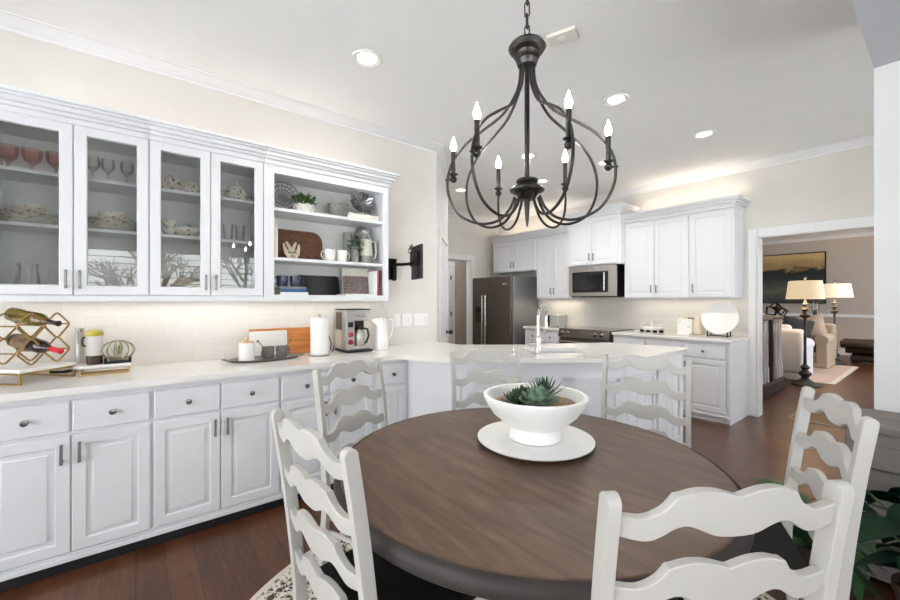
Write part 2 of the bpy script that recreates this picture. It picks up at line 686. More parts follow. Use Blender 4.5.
def dup(o, loc, rotz=None, label=None, group=None):
    r = o.copy()
    COL.objects.link(r)
    r.location = loc
    if rotz is not None:
        r.rotation_euler[2] = rotz
    if label:
        r['label'] = label
    if group:
        r['group'] = group
    for ch in list(o.children):
        c = ch.copy()
        COL.objects.link(c)
        c.parent = r
        for g in list(ch.children):
            d = g.copy()
            COL.objects.link(d)
            d.parent = c
    return r


def spline(ks, n):
    """Catmull-Rom through ks (tuples of any size), n samples per span"""
    ks = [Vector(k) for k in ks]
    out = []
    for i in range(len(ks) - 1):
        p0, p1, p2, p3 = ks[max(i - 1, 0)], ks[i], ks[i + 1], ks[min(i + 2, len(ks) - 1)]
        for j in range(n):
            t = j / n
            out.append(0.5 * ((2 * p1) + (p2 - p0) * t + (2 * p0 - 5 * p1 + 4 * p2 - p3) * t * t
                              + (3 * p1 - p0 - 3 * p2 + p3) * t ** 3))
    out.append(ks[-1])
    return out

# ================================================================== SETTING
struct(MB().box(-8, RY - 0.1, -0.1, 3.4, 14.2, 0.0).build('floor', 'hardwood'))
# high ceiling over kitchen and table, lowered ceiling on the right
struct(MB().prism([(LX - 0.1, RY), (SX, RY), (SX, BY), (-5.6, BY), (-5.6, 3.3), (LX - 0.1, 2.4)], CEIL, CEIL + 0.1)
       .build('ceiling', 'ceiling_paint'))
struct(MB().box(SX, RY, CEIL, RX, BY, CEIL + 0.1).build('ceiling_right', 'ceiling_paint'))
struct(MB().box(SX, RY, SOF, RX, SY, CEIL).build('ceiling_lowered', 'ceiling_shaded'))
sbox('wall_left', 'wall_paint', LX - 0.1, RY, 0, LX, 2.43, CEIL)
DX, DY = -4.28, 3.36                            # end of the diagonal wall
dlen = math.hypot(DX - LX, DY - 2.43)
dang = math.atan2(DY - 2.43, DX - LX)
MBd = MB()
MBd.M = Matrix.Translation((LX, 2.43, 0)) @ Matrix.Rotation(dang, 4, 'Z')
MBd.box(0, 0, 0, dlen, 0.1, CEIL)
struct(MBd.build('wall_diagonal', 'wall_grey'))
sbox('wall_pantry', 'wall_paint', -5.6, DY - 0.1, 0, DX, DY, CEIL)
FLX = -5.50
OP0, OP1, OPZ = 4.02, 4.845, 2.06                # opening to the hall
sbox('wall_far_left', 'wall_paint', FLX - 0.1, OP1, 0, FLX, BY, CEIL)
sbox('wall_far_left_header', 'wall_paint', FLX - 0.1, DY, OPZ, FLX, OP1, CEIL)
sbox('wall_far_left_side', 'wall_paint', FLX - 0.1, DY, 0, FLX, OP0, OPZ)
DW0, DW1, DWZ = -1.372, 0.10, 2.06              # doorway to the living room
sbox('wall_back', 'wall_paint', -5.6, BY, 0, DW0, BY + 0.12, CEIL)
sbox('wall_back_header', 'wall_paint', DW0, BY, DWZ, DW1, BY + 0.12, CEIL)
sbox('wall_back_right', 'wall_paint', DW1, BY, 0, RX, BY + 0.12, CEIL)
sbox('wall_stub', 'wall_grey', SX, SY, 0, RX, SY + 0.12, CEIL)
sbox('wall_corridor_low', 'wall_paint', 1.4, SY + 0.12, 0, 1.5, BY, 0.5)
sbox('wall_corridor_high', 'wall_paint', 1.4, SY + 0.12, 2.3, 1.5, BY, CEIL)
sbox('wall_corridor_near', 'wall_paint', 1.4, SY + 0.12, 0.5, 1.5, 3.6, 2.3)
sbox('wall_corridor_far', 'wall_paint', 1.4, 5.3, 0.5, 1.5, BY, 2.3)
m = MB()
for y in (3.62, 4.45, 5.28):
    m.box(1.43, y - 0.03, 0.5, 1.48, y + 0.03, 2.3)
for z in (0.52, 1.4, 2.28):
    m.box(1.43, 3.6, z - 0.02, 1.48, 5.3, z + 0.02)
struct(m.build('added_window', 'trim_white'))  # unseen window, added to light the right-facing cabinet sides
struct(MB().box(1.452, 3.6, 0.5, 1.456, 5.3, 2.3).build('added_window_glass', 'window_glass'))
# right wall with its window, rear wall with its window
WY0, WY1, WZ0, WZ1 = -0.75, 2.25, 0.6, 2.22
sbox('wall_right_low', 'wall_grey', RX, RY, 0, RX + 0.12, SY, WZ0)
sbox('wall_right_high', 'wall_grey', RX, RY, WZ1, RX + 0.12, SY, CEIL)
sbox('wall_right_near', 'wall_grey', RX, RY, WZ0, RX + 0.12, WY0, WZ1)
sbox('wall_right_far', 'wall_grey', RX, WY1, WZ0, RX + 0.12, SY, WZ1)
QX0, QX1, QZ0, QZ1 = -2.65, 1.95, 0.25, 2.45
sbox('wall_rear_low', 'wall_grey', LX - 0.1, RY - 0.12, 0, RX + 0.12, RY, QZ0)
sbox('wall_rear_high', 'wall_grey', LX - 0.1, RY - 0.12, QZ1, RX + 0.12, RY, CEIL)
sbox('wall_rear_left', 'wall_grey', LX - 0.1, RY - 0.12, QZ0, QX0, RY, QZ1)
sbox('wall_rear_right', 'wall_grey', QX1, RY - 0.12, QZ0, RX + 0.12, RY, QZ1)

wm = MB()
for i in range(4):
    y = WY0 + (WY1 - WY0) * i / 3
    wm.box(RX + 0.03, y - 0.03, WZ0, RX + 0.09, y + 0.03, WZ1)
for z in (WZ0 + 0.02, WZ1 - 0.02):
    wm.box(RX + 0.03, WY0, z - 0.03, RX + 0.09, WY1, z + 0.03)
for k in range(14):
    z = 0.74 + k * 0.11
    wm.box(RX + 0.055, WY0, z - 0.009, RX + 0.07, WY1, z + 0.009)
win1 = struct(wm.build('window_1', 'trim_white'))
struct(MB().box(RX + 0.075, WY0, WZ0, RX + 0.079, WY1, WZ1).build('window_1_glass', 'window_glass'))
wm = MB()
for i in range(5):
    x = QX0 + (QX1 - QX0) * i / 4
    wm.box(x - 0.04, RY - 0.09, QZ0, x + 0.04, RY - 0.03, QZ1)
for z in (QZ0 + 0.03, QZ1 - 0.03):
    wm.box(QX0, RY - 0.09, z - 0.04, QX1, RY - 0.03, z + 0.04)
struct(wm.build('window_2', 'trim_white'))
struct(MB().box(QX0, RY - 0.065, QZ0, QX1, RY - 0.061, QZ1).build('window_2_glass', 'window_glass'))

# outside: unseen ground, paled to bounce light indoors, and a bare tree seen mirrored in the cabinet glass
struct(MB().box(2.8, -14, -0.4, 16, 16, -0.3).box(-14, -16, -0.4, 2.79, -3.4, -0.3).build('ground_outside', 'bounce_ground'))


def crown(name, pts, drop=0.075, proj=0.075, mat='trim_white', z=CEIL):
    """crown moulding along a polyline; the room lies to the right of the direction of travel"""
    prof = [(0, 0), (0, -drop), (proj * .12, -drop), (proj * .16, -drop * .80), (proj * .30, -drop * .72),
            (proj * .55, -drop * .48), (proj * .80, -drop * .20), (proj * .86, -drop * .12), (proj, -drop * .10), (proj, 0)]
    P = [Vector((p[0], p[1], 0)) for p in pts]
    m = MB()
    vs = []
    n = len(prof)
    for i, p in enumerate(P):
        d0 = (p - P[i - 1]).normalized() if i else (P[1] - P[0]).normalized()
        d1 = (P[i + 1] - p).normalized() if i < len(P) - 1 else d0
        n0, n1 = Vector((d0.y, -d0.x, 0)), Vector((d1.y, -d1.x, 0))
        b_ = (n0 + n1).normalized()
        b_ = b_ / max(0.3, b_.dot(n0))
        for (r, dz) in prof:
            q = p + b_ * r
            vs.append((q.x, q.y, z + dz))
    fs = []
    for i in range(len(P) - 1):
        for j in range(n):
            a, c = i * n + j, i * n + (j + 1) % n
            fs.append((a, c, c + n, a + n))
    fs.append(tuple(range(n)))
    fs.append(tuple(range((len(P) - 1) * n, len(P) * n)))
    m.add(vs, fs)
    return m.build(name, mat)


struct(crown('trim_1', [(LX, RY), (LX, 2.43), (DX, DY), (FLX, DY), (FLX, BY), (SX, BY)]))
# casings
m = MB()
m.box(DW0 - 0.085, BY - 0.022, 0, DW0, BY, DWZ + 0.10)
m.box(DW0, BY - 0.022, DWZ, DW1 + 0.1, BY, DWZ + 0.10)
m.box(DW1, BY - 0.022, 0, DW1 + 0.1, BY, DWZ)
m.box(DW0 - 0.012, BY - 0.022, 0, DW0 + 0.012, BY + 0.14, DWZ)
m.box(DW0, BY - 0.01, DWZ - 0.012, DW1, BY + 0.14, DWZ)
struct(m.build('trim_2', 'trim_white', bevel=0.004))
m = MB()
m.box(FLX, OP1, 0, FLX + 0.022, OP1 + 0.10, OPZ + 0.10)
m.box(FLX, OP0 - 0.1, OPZ, FLX + 0.022, OP1, OPZ + 0.10)
m.box(FLX - 0.1, OP1 - 0.012, 0, FLX, OP1 + 0.002, OPZ)
struct(m.build('trim_3', 'trim_white', bevel=0.004))
sbox('baseboard_stub', 'trim_white', SX, SY - 0.016, 0, RX, SY, 0.13)

# pantry door in the diagonal wall
MBd = MB()
MBd.M = Matrix.Translation((LX, 2.43, 0)) @ Matrix.Rotation(dang, 4, 'Z')
x0, x1 = 0.30, 1.08
MBd.box(x0 - 0.09, -0.022, 0, x0, 0, 2.13)
MBd.box(x1, -0.022, 0, x1 + 0.09, 0, 2.13)
MBd.box(x0, -0.022, 2.04, x1, 0, 2.13)
struct(MBd.build('trim_4', 'trim_white', bevel=0.004))
MBd = MB()
MBd.M = Matrix.Translation((LX, 2.43, 0)) @ Matrix.Rotation(dang, 4, 'Z')
MBd.box(x0 + 0.003, -0.008, 0.01, x1 - 0.003, 0, 2.037)
for (za, zb) in ((0.2, 0.85), (0.98, 1.62), (1.74, 1.95)):
    for (xa, xb) in ((x0 + 0.10, x0 + 0.36), (x0 + 0.43, x1 - 0.10)):
        MBd.nest(xa, za, xb, zb, [(0, -0.008), (0.012, -0.016), (0.04, -0.016), (0.055, -0.010)], back=-0.004)
door1 = struct(MBd.build('door_1', 'trim_white'))
MBd = MB()
MBd.M = Matrix.Translation((LX, 2.43, 0)) @ Matrix.Rotation(dang, 4, 'Z')
MBd.cyl((x1 - 0.06, -0.01, 0.93), (x1 - 0.06, -0.055, 0.93), 0.012)
MBd.sphere((x1 - 0.06, -0.068, 0.93), 0.030, n=14, m=8)
MBd.cyl((x1 - 0.06, -0.004, 0.93), (x1 - 0.06, -0.014, 0.93), 0.030)
MBd.build('door_knob', 'black_metal', door1)

# hall behind the opening: walls, a white door standing ajar
HX = -6.5
sbox('wall_hall_back', 'wall_living', HX - 0.1, 3.0, 0, HX, 6.3, CEIL)
sbox('wall_hall_far', 'wall_living', HX, 6.2, 0, -5.6, 6.3, CEIL)
sbox('wall_hall_near', 'wall_living', HX, 3.1, 0, -5.6, 3.2, CEIL)
sbox('wall_hall_side', 'wall_living', -5.7, BY, 0, -5.6, 6.2, CEIL)
sbox('ceiling_hall', 'ceiling_paint', HX - 0.1, 3.0, CEIL, -5.6, 6.3, CEIL + 0.1)
m = MB()
m.box(HX + 0.001, 4.40, 0.01, HX + 0.035, 5.16, 2.03)
door2 = struct(m.build('door_2', 'trim_white'))
m = MB()
for (za, zb) in ((0.2, 0.85), (0.98, 1.9)):
    m.box(HX + 0.0352, 4.52, za, HX + 0.043, 5.04, zb)
m.build('door_panel', 'trim_white', door2, bevel=0.004)
struct(MB().box(HX + 0.001, 5.17, 0, HX + 0.03, 5.27, 2.14).box(HX + 0.001, 4.29, 2.04, HX + 0.03, 5.169, 2.14).build('trim_5', 'trim_white'))
m = MB()
for z in (1.0, 1.75):
    m.box(HX + 0.036, 5.145, z, HX + 0.05, 5.165, z + 0.10)
m.build('hinge', 'black_metal', door2)

# living room shell
LBY = 13.5
sbox('wall_living_back', 'wall_living', -8, LBY, 0, 1.5, LBY + 0.1, CEIL)
sbox('wall_living_right', 'wall_living', 1.4, BY + 0.12, 0, 1.5, LBY, CEIL)
sbox('wall_living_left', 'wall_living', -8.0, BY + 0.12, 0, -7.9, LBY, CEIL)
sbox('ceiling_living', 'ceiling_paint', -8, BY + 0.12, CEIL, 1.5, LBY + 0.1, CEIL + 0.1)
m = MB()
m.box(-8, LBY - 0.03, 0.92, 1.4, LBY, 0.99)
m.box(-8, LBY - 0.02, 0, 1.4, LBY, 0.15)
struct(m.build('trim_6', 'trim_white'))
struct(crown('trim_7', [(-7.9, LBY), (1.4, LBY)]))

# backsplashes
struct(MB().box(LX, -1.3, 0.90, LX + 0.008, 1.683, 1.345).build('wall_left_backsplash', 'tile_left'))
struct(MB().box(-4.42, BY - 0.008, 0.90, -1.46, BY, 1.42).build('wall_back_backsplash', 'tile_back'))

# ================================================================== CABINETS
HN = {}


def door_mesh(w_, h, t=0.02):
    """raised panel door, local x 0..w, z 0..h, front at y=-t"""
    m = MB()
    m.nest(0, 0, w_, h, [(0, -t + 0.004), (0.004, -t), (0.050, -t), (0.054, -t + 0.010), (0.066, -t + 0.010),
                         (0.080, -t + 0.004), (0.081, -t), (0.085, -t)], back=0)
    return m


def slab_mesh(w_, h, t=0.02):
    m = MB()
    m.nest(0, 0, w_, h, [(0, -t + 0.005), (0.006, -t), (0.012, -t)], back=0)
    return m


def bar_pull(parent, x, z, l=0.10, y=0.0, mat='pewter'):
    m = MB()
    m.box(-0.006, -0.034, -l / 2, 0.006, -0.022, l / 2)
    for s in (-1, 1):
        m.box(-0.005, -0.024, s * (l / 2 - 0.012) - 0.005, 0.005, 0, s * (l / 2 - 0.012) + 0.005)
    o = m.build('handle', mat, parent, bevel=0.002)
    o.location = (x, y, z)
    return o


def knob(parent, x, z, y=0.0, mat='knob_steel'):
    m = MB()
    m.M = Matrix.Rotation(PI / 2, 4, 'X')
    m.lathe([(0, 0), (0.010, 0), (0.010, 0.003), (0.005, 0.006), (0.005, 0.016), (0.012, 0.019), (0.0155, 0.024),
             (0.013, 0.029), (0, 0.031)], 16)
    o = m.build('knob', mat, parent)
    o.location = (x, y, z)
    return o


def add_door(parent, x0, x1, z0, z1, y, hside, hz, hl=0.10, gap=0.0025):
    d = door_mesh(x1 - x0 - 2 * gap, z1 - z0).build('door', 'cabinet_white', parent)
    d.location = (x0 + gap, y, z0)
    w_ = x1 - x0 - 2 * gap
    if hside:
        bar_pull(d, 0.030 if hside == 'l' else w_ - 0.030, hz - z0, hl, -0.02)
    return d


def add_drawer(parent, x0, x1, z0, z1, y, gap=0.004, hasknob=True):
    d = slab_mesh(x1 - x0 - 2 * gap, z1 - z0).build('drawer', 'cabinet_white', parent)
    d.location = (x0 + gap, y, z0)
    if hasknob:
        knob(d, (x1 - x0) / 2 - gap, (z1 - z0) / 2, -0.02)
    return d


def base_unit(label, loc, rotz, w_, depth, cols, group, toe='toe_black', end=False):
    """cols: list of (x0, x1, handle side)"""
    t = thing('base_cabinet', label, 'cabinet', loc, rotz, group)
    MB().box(0, -depth, 0.10, w_, -0.002, 0.878).build('carcass', 'cabinet_white', t)
    k = MB().box(0, -depth + 0.008, 0.0, w_, -0.002, 0.0995)
    k.build('toe_kick', toe, t)
    if end:
        MB().box(w_ + 0.001, -depth - 0.02, 0.0, w_ + 0.014, -0.002, 0.878).build('end_panel', 'cabinet_white', t)
    r = MB()
    r.box(0, -depth - 0.020, 0.058, w_, -depth + 0.01, 0.085)
    r.box(0, -depth - 0.012, 0.085, w_, -depth + 0.01, 0.100)
    r.build('base_molding', 'cabinet_white', t, bevel=0.003)
    for (x0, x1, hs) in cols:
        add_drawer(t, x0, x1, 0.692, 0.845, -depth)
        add_door(t, x0, x1, 0.104, 0.676, -depth, hs, 0.595)
    return t


GB = 'white base cabinets along the left wall'
BD = 0.585
xs = [-1.20, -0.56, 0.073, 0.735, 1.40]
labs = ['white base cabinet at the left edge of the view, under the end of the counter',
        'white base cabinet with two doors under the gold wine rack',
        'white base cabinet with two doors under the oval serving tray',
        'white base cabinet behind the ladder back chair standing near the coffee maker']
for i, l in enumerate(labs):
    y0, y1 = xs[i], xs[i + 1]
    wd = y1 - y0
    mid = {0: 0.32, 1: 0.315, 2: 0.326, 3: 0.325}[i]
    base_unit(l, (LX, y0, 0), PI / 2, wd, BD, [(0.004, mid, 'r'), (mid, wd - 0.004, 'l')], GB)
base_unit('narrow white base cabinet with one drawer beside the curve of the counter', (LX, 1.40, 0), PI / 2, 0.315, BD,
          [(0.045, 0.285, 'l')], GB)

# ---- peninsula body
PA = W(0.02, 2.99)                              # front left of the body
P0 = Vector((LX + BD, 1.715, 0))
PB = W(1.30, 2.985)
PC = Vector((-1.47, 3.80, 0))
PD = W(1.52, 3.90)
PE = W(0.75, 3.72)
PF = W(0.10, 3.72)
pen = thing('peninsula', 'white panelled peninsula with the sink, behind the two far chairs', 'kitchen counter', (P0.x, P0.y, 0))
off = Vector((P0.x, P0.y, 0))


def rel(p):
    return (p.x - off.x, p.y - off.y)


MB().prism([rel(p) for p in (P0, PA, PB, PC, PD, PE, PF, Vector((LX + 0.01, 2.42, 0)), Vector((LX + 0.01, 1.717, 0)))],
           0.0, 0.60).build('body', 'cabinet_white', pen)
m = MB()


def wall_ribbon(m, pts, z0, z1, th):
    for a, b in zip(pts[:-1], pts[1:]):
        a, b = Vector((*a, 0)), Vector((*b, 0))
        d = (b - a).normalized()
        nn = Vector((d.y, -d.x, 0)) * th
        q = [a, b, b + nn, a + nn]
        m.prism([(p.x, p.y) for p in q], z0, z1)


fp = [rel(p) for p in (P0, PA, PB, PC)]
up = MB()
wall_ribbon(up, fp, 0.60, 0.878, -0.02)
wall_ribbon(up, [rel(p) for p in (PC, PD, PE, PF, Vector((LX + 0.03, 2.42, 0)))], 0.60, 0.878, -0.02)
up.build('upper_panel', 'cabinet_white', pen)
# applied picture-frame panels with a boarded field
tr = MB()
bb = MB()


def frame_on(a, b, s0, s1, z0, z1):
    a, b = Vector((*a, 0)), Vector((*b, 0))
    d = (b - a).normalized()
    L_ = (b - a).length
    M0 = Matrix.Translation(a) @ Matrix.Rotation(math.atan2(d.y, d.x), 4, 'Z')
    tr.M = M0
    x0, x1 = s0 * L_, s1 * L_
    for q in ((x0, z0, x1, z0 + 0.035), (x0, z1 - 0.035, x1, z1), (x0, z0, x0 + 0.035, z1), (x1 - 0.035, z0, x1, z1)):
        tr.box(q[0], -0.016, q[1], q[2], 0, q[3])
    bb.M = M0
    n_ = max(1, int((x1 - x0) / 0.11))
    for i in range(n_):
        xa = x0 + 0.04 + (x1 - x0 - 0.08) * i / n_
        xb = x0 + 0.04 + (x1 - x0 - 0.08) * (i + 1) / n_ - 0.006
        bb.box(xa, -0.006, z0 + 0.037, xb, 0, z1 - 0.037)


frame_on(fp[1], fp[2], 0.02, 0.33, 0.13, 0.76)
frame_on(fp[1], fp[2], 0.36, 0.66, 0.13, 0.76)
frame_on(fp[1], fp[2], 0.69, 0.98, 0.13, 0.76)
frame_on(fp[2], fp[3], 0.05, 0.48, 0.13, 0.76)
frame_on(fp[2], fp[3], 0.52, 0.95, 0.13, 0.76)
tr.build('panel_frame', 'cabinet_white', pen, bevel=0.004)
bb.build('panel_boards', 'cabinet_white', pen, bevel=0.002)

# ---- worktop: left run and peninsula in one continuous slab, with the sink cut-out
FXC = LX + 0.635
S1, S2, S3 = W(-0.02, 2.90), W(1.36, 2.90), Vector((-1.425, 3.85, 0))
cv = spline([(FXC, 1.45), (FXC + 0.01, 1.56), (FXC + 0.06, 1.635), (-2.42, 1.70), (-2.29, 1.80), (S1.x + 0.06, S1.y + 0.08)], 6)
outer = [(LX + 0.001, -1.25), (FXC, -1.25)] + [(p.x, p.y) for p in cv]
outer += [(S2.x - 0.03, S2.y - 0.04), (S2.x, S2.y + 0.02), (S3.x - 0.005, S3.y - 0.05), (S3.x - 0.03, S3.y + 0.02)]
for p in (W(1.60, 3.98), W(1.15, 3.90), W(0.75, 3.79), W(0.08, 3.79)):
    outer.append((p.x, p.y))
outer += [(LX + 0.001, 2.42)]
sk = [W(0.66, 3.17), W(1.12, 3.17), W(1.12, 3.56), W(0.66, 3.56)]
ct = MB().prism(outer, 0.8795, 0.914, [[(p.x, p.y) for p in sk]]).build('countertop', 'quartz', bevel=0.006, seg=3)
tag(ct, 'continuous white quartz countertop running along the left wall and over the peninsula', 'countertop')
# sink under the cut-out
sn = thing('kitchen_sink', 'white undermount sink set in the peninsula counter beside the faucet', 'sink', (sk[0].x, sk[0].y, 0.68))
mm = MB()
q = [(p.x - sk[0].x, p.y - sk[0].y) for p in sk]
cx_, cy_ = sum(p[0] for p in q) / 4, sum(p[1] for p in q) / 4
def scl(f_): return [(cx_ + (p[0] - cx_) * f_, cy_ + (p[1] - cy_) * f_) for p in q]
o0, o1 = scl(1.06), scl(0.999)
vs = [(*p, 0.199) for p in o0] + [(*p, 0.199) for p in o1] + [(*p, 0.02) for p in scl(0.95)] + [(*p, 0.0) for p in scl(0.99)]
fs = []
for k in range(3):
    for j in range(4):
        fs.append((k * 4 + j, k * 4 + (j + 1) % 4, k * 4 + 4 + (j + 1) % 4, k * 4 + 4 + j))
for j in range(4):
    fs.append((12 + j, 12 + (j + 1) % 4, (j + 1) % 4, j))
fs.append((8, 9, 10, 11))
mm.add(vs, fs)
mm.build('bowl', 'sink_white', sn)
MB().cyl((cx_, cy_, 0.021), (cx_, cy_, 0.026), 0.045).build('drain', 'steel', sn)

# ---- wall cabinets on the left
UD = 0.31
def crown_cab(t, w_, depth, z, ends=(False, False), h=0.11, pr=0.07):
    m = MB()
    for (a, b_, p_) in ((0, 0.03, 0.012), (0.03, 0.05, 0.026), (0.05, 0.075, 0.045), (0.075, 0.09, 0.058), (0.09, h, pr)):
        m.box(-(p_ if ends[0] else 0), -depth - 0.02 - p_, z + a, w_ + (p_ if ends[1] else 0), -0.002, z + b_)
    return m.build('crown_molding', 'cabinet_white', t, bevel=0.004)


def glass_unit(label, y0, w_, div):
    t = thing('glass_cabinet', label, 'cabinet', (LX, y0, 0), PI / 2, 'glass fronted wall cabinets')
    z0, z1 = 1.345, 2.29
    m = MB()
    m.box(0, -UD, z0, 0.018, -0.002, z1)
    m.box(w_ - 0.018, -UD, z0, w_, -0.002, z1)
    m.box(0.018, -UD, z0, w_ - 0.018, -0.002, z0 + 0.03)
    m.box(0.018, -UD, z1 - 0.03, w_ - 0.018, -0.002, z1)
    m.box(div - 0.02, -UD, z0 + 0.03, div + 0.02, -UD + 0.02, z1 - 0.03)
    m.box(0, -UD - 0.018, z0 - 0.012, w_, -UD + 0.03, z0 + 0.018)
    m.build('carcass', 'cabinet_white', t)
    MB().box(0.018, -0.02, z0 + 0.03, w_ - 0.018, -0.002, z1 - 0.03).build('back_panel', 'cabinet_inside', t)
    for zs in (1.745, 2.025):
        MB().box(0.0185, -UD + 0.022, zs - 0.018, w_ - 0.0185, -0.0205, zs).build('shelf', 'cabinet_white', t)
    crown_cab(t, w_, UD, z1)
    for (a, b_, hs) in ((0.003, div - 0.002, 'r'), (div + 0.002, w_ - 0.003, 'l')):
        d = MB()
        ww, hh = b_ - a, z1 - z0 - 0.016
        d.nest(0, 0, ww, hh, [(0, 0), (0, -0.016), (0.004, -0.02), (0.050, -0.02), (0.055, -0.012), (0.055, 0)], back='ring')
        do = d.build('door', 'cabinet_white', t)
        do.location = (a, -UD, z0 + 0.022)
        MB().box(0.056, -0.009, 0.056, ww - 0.056, -0.005, hh - 0.056).build('glass_pane', 'pane', do)
        bar_pull(do, 0.026 if hs == 'l' else ww - 0.026, 0.085, 0.10, -0.02)
    return t


glass_unit('white glass door wall cabinet holding the pink goblets, at the left end', -0.590, 0.657, 0.329)
glass_unit('white glass door wall cabinet holding the soup tureens, next to the open shelves', 0.067, 0.633, 0.316)
op = thing('open_shelf_cabinet', 'white open shelf wall cabinet with books, mugs and a cutting board', 'cabinet', (LX, 0.7005, 0), PI / 2)
ow = 0.9795
z0, z1 = 1.345, 2.29
m = MB()
m.box(0, -UD, z0, 0.018, -0.002, z1)
m.box(ow - 0.018, -UD, z0, ow, -0.002, z1)
m.box(0.018, -UD, z0, ow - 0.018, -0.002, z0 + 0.03)
m.box(0.018, -UD, z1 - 0.03, ow - 0.018, -0.002, z1)
m.build('carcass', 'cabinet_white', op)
MB().box(0.018, -0.02, z0 + 0.03, ow - 0.018, -0.002, z1 - 0.03).build('back_panel', 'cabinet_inside', op)
f_ = MB()
f_.box(0, -UD - 0.02, z0 - 0.012, 0.068, -UD, z1)
f_.box(ow - 0.045, -UD - 0.02, z0 - 0.012, ow, -UD, z1)
f_.box(0.068, -UD - 0.02, z0 - 0.012, ow - 0.045, -UD, z0 + 0.032)
f_.box(0.068, -UD - 0.02, z1 - 0.055, ow - 0.045, -UD, z1)
f_.build('face_frame', 'cabinet_white', op)
SH1, SH2, SH0 = 2.00, 1.645, z0 + 0.03
for zs in (SH1, SH2):
    MB().box(0.0185, -UD + 0.002, zs - 0.022, ow - 0.0185, -0.0205, zs).build('shelf', 'cabinet_white', op)
crown_cab(op, ow, UD, z1, (False, True))

# ---- wall cabinets on the back wall
GW = 'white wall cabinets on the kitchen back wall'


def wall_unit(label, x0, w_, z0, z1, depth, doors, ends=(False, False)):
    t = thing('wall_cabinet', label, 'cabinet', (x0, BY, 0), 0, GW)
    MB().box(0, -depth, z0, w_, -0.002, z1).build('carcass', 'cabinet_white', t)
    for (a, b_, hs) in doors:
        add_door(t, a, b_, z0 + 0.012, z1 - 0.02, -depth, hs, z0 + 0.12, 0.10)
    crown_cab(t, w_, depth, z1, ends, h=0.115)
    return t


wall_unit('short white wall cabinet above the refrigerator', -5.33, 1.03, 1.84, 2.385, 0.33, [(0.03, 0.515, 'r'), (0.515, 1.0, 'l')])
wall_unit('white wall cabinet between the refrigerator and the microwave', -4.30, 0.68, 1.362, 2.385, 0.33,
          [(0.03, 0.34, 'r'), (0.34, 0.65, 'l')])
wall_unit('tall white wall cabinet standing forward above the microwave', -3.62, 0.84, 1.838, 2.53, 0.44,
          [(0.03, 0.42, 'r'), (0.42, 0.81, 'l')], (True, True))
wall_unit('wide white wall cabinet of three doors beside the doorway', -2.78, 1.275, 1.362, 2.385, 0.33,
          [(0.02, 0.405, 'r'), (0.405, 0.81, 'l'), (0.83, 1.255, 'l')], (False, True))
# base cabinets on the back wall
GK = 'white base cabinets on the kitchen back wall'


def back_base(label, x0, w_, cols, end=False):
    return base_unit(label, (x0, BY, 0), 0, w_, 0.60, cols, GK, 'trim_white', end)


back_base('white base cabinet between the refrigerator and the range', -4.32, 0.695, [(0.01, 0.35, 'r'), (0.35, 0.685, 'l')])
back_base('white base cabinet to the right of the range, mostly behind the peninsula', -2.795, 0.855,
          [(0.01, 0.43, 'r'), (0.43, 0.85, 'l')])
back_base('white base cabinet under the round white platter, beside the doorway', -1.94, 0.470, [(0.01, 0.44, 'l')], True)
for (n_, a, b_, l) in (('countertop', -4.33, -3.625, 'short white countertop between refrigerator and range'),
                       ('countertop', -2.795, -1.44, 'white countertop carrying the round platter, beside the doorway')):
    tag(MB().box(a, BY - 0.645, 0.8785, b_, BY - 0.001, 0.914).build(n_, 'quartz', bevel=0.006), l, 'countertop')

# ================================================================== DINING TABLE, RUG, CHAIRS
TC = W(0.278, 1.484)
TZ = 0.76
rug = thing('round_rug', 'round cream rug with a dark floral pattern under the dining table', 'rug', (TC.x, TC.y, 0.0005))
MB().lathe([(0, 0), (1.172, 0), (1.172, 0.012), (0, 0.0125)], 96).build('field', 'rug_floral', rug)
MB().lathe([(1.1725, 0), (1.20, 0), (1.20, 0.010), (1.196, 0.013), (1.1725, 0.013)], 96).build('border', 'rug_border', rug)

tb = thing('dining_table', 'round dark wood dining table on a white pedestal', 'table', (TC.x, TC.y, 0.0131))
tz = TZ - 0.0131
MB().lathe([(0, tz - 0.030), (0.655, tz - 0.030), (0.6555, tz - 0.010), (0.664, tz - 0.004), (0.660, tz - 0.0005), (0.655, tz), (0, tz)], 128
           ).build('tabletop', 'table_wood', tb)
MB().lathe([(0.600, tz - 0.055), (0.674, tz - 0.054), (0.683, tz - 0.045), (0.685, tz - 0.028), (0.680, tz - 0.010),
            (0.672, tz - 0.003), (0.6643, tz - 0.0008), (0.6645, tz - 0.004), (0.6562, tz - 0.0104), (0.656, tz - 0.031), (0.600, tz - 0.031),
            (0.600, tz - 0.055)], 128).build('rim', 'table_edge', tb)
MB().lathe([(0, 0.10), (0.17, 0.10), (0.175, 0.13), (0.12, 0.17), (0.085, 0.20), (0.075, 0.24), (0.10, 0.30), (0.125, 0.36), (0.12, 0.44),
            (0.085, 0.50), (0.075, 0.54), (0.10, 0.58), (0.15, 0.62), (0.16, 0.655), (0, 0.655)], 40).build('pedestal', 'chair_paint', tb)
m = MB()
m.box(-0.40, -0.04, 0.6555, 0.40, 0.04, tz - 0.031)
m.box(-0.04, -0.40, 0.6555, 0.04, -0.0405, tz - 0.031)
m.box(-0.04, 0.0405, 0.6555, 0.04, 0.40, tz - 0.031)
m.build('support', 'chair_paint', tb)
for k in range(4):
    a = PI / 4 + k * PI / 2
    m = MB()
    m.M = Matrix.Rotation(a, 4, 'Z')
    path = spline([(0.10, 0, 0.16), (0.22, 0, 0.15), (0.34, 0, 0.09), (0.43, 0, 0.035)], 6)
    m.tube(path, [0.045] * 6 + [0.042] * 6 + [0.034] * 7, 12)
    m.sphere((0.435, 0, 0.0345), 0.034)
    m.build('foot', 'chair_paint', tb)


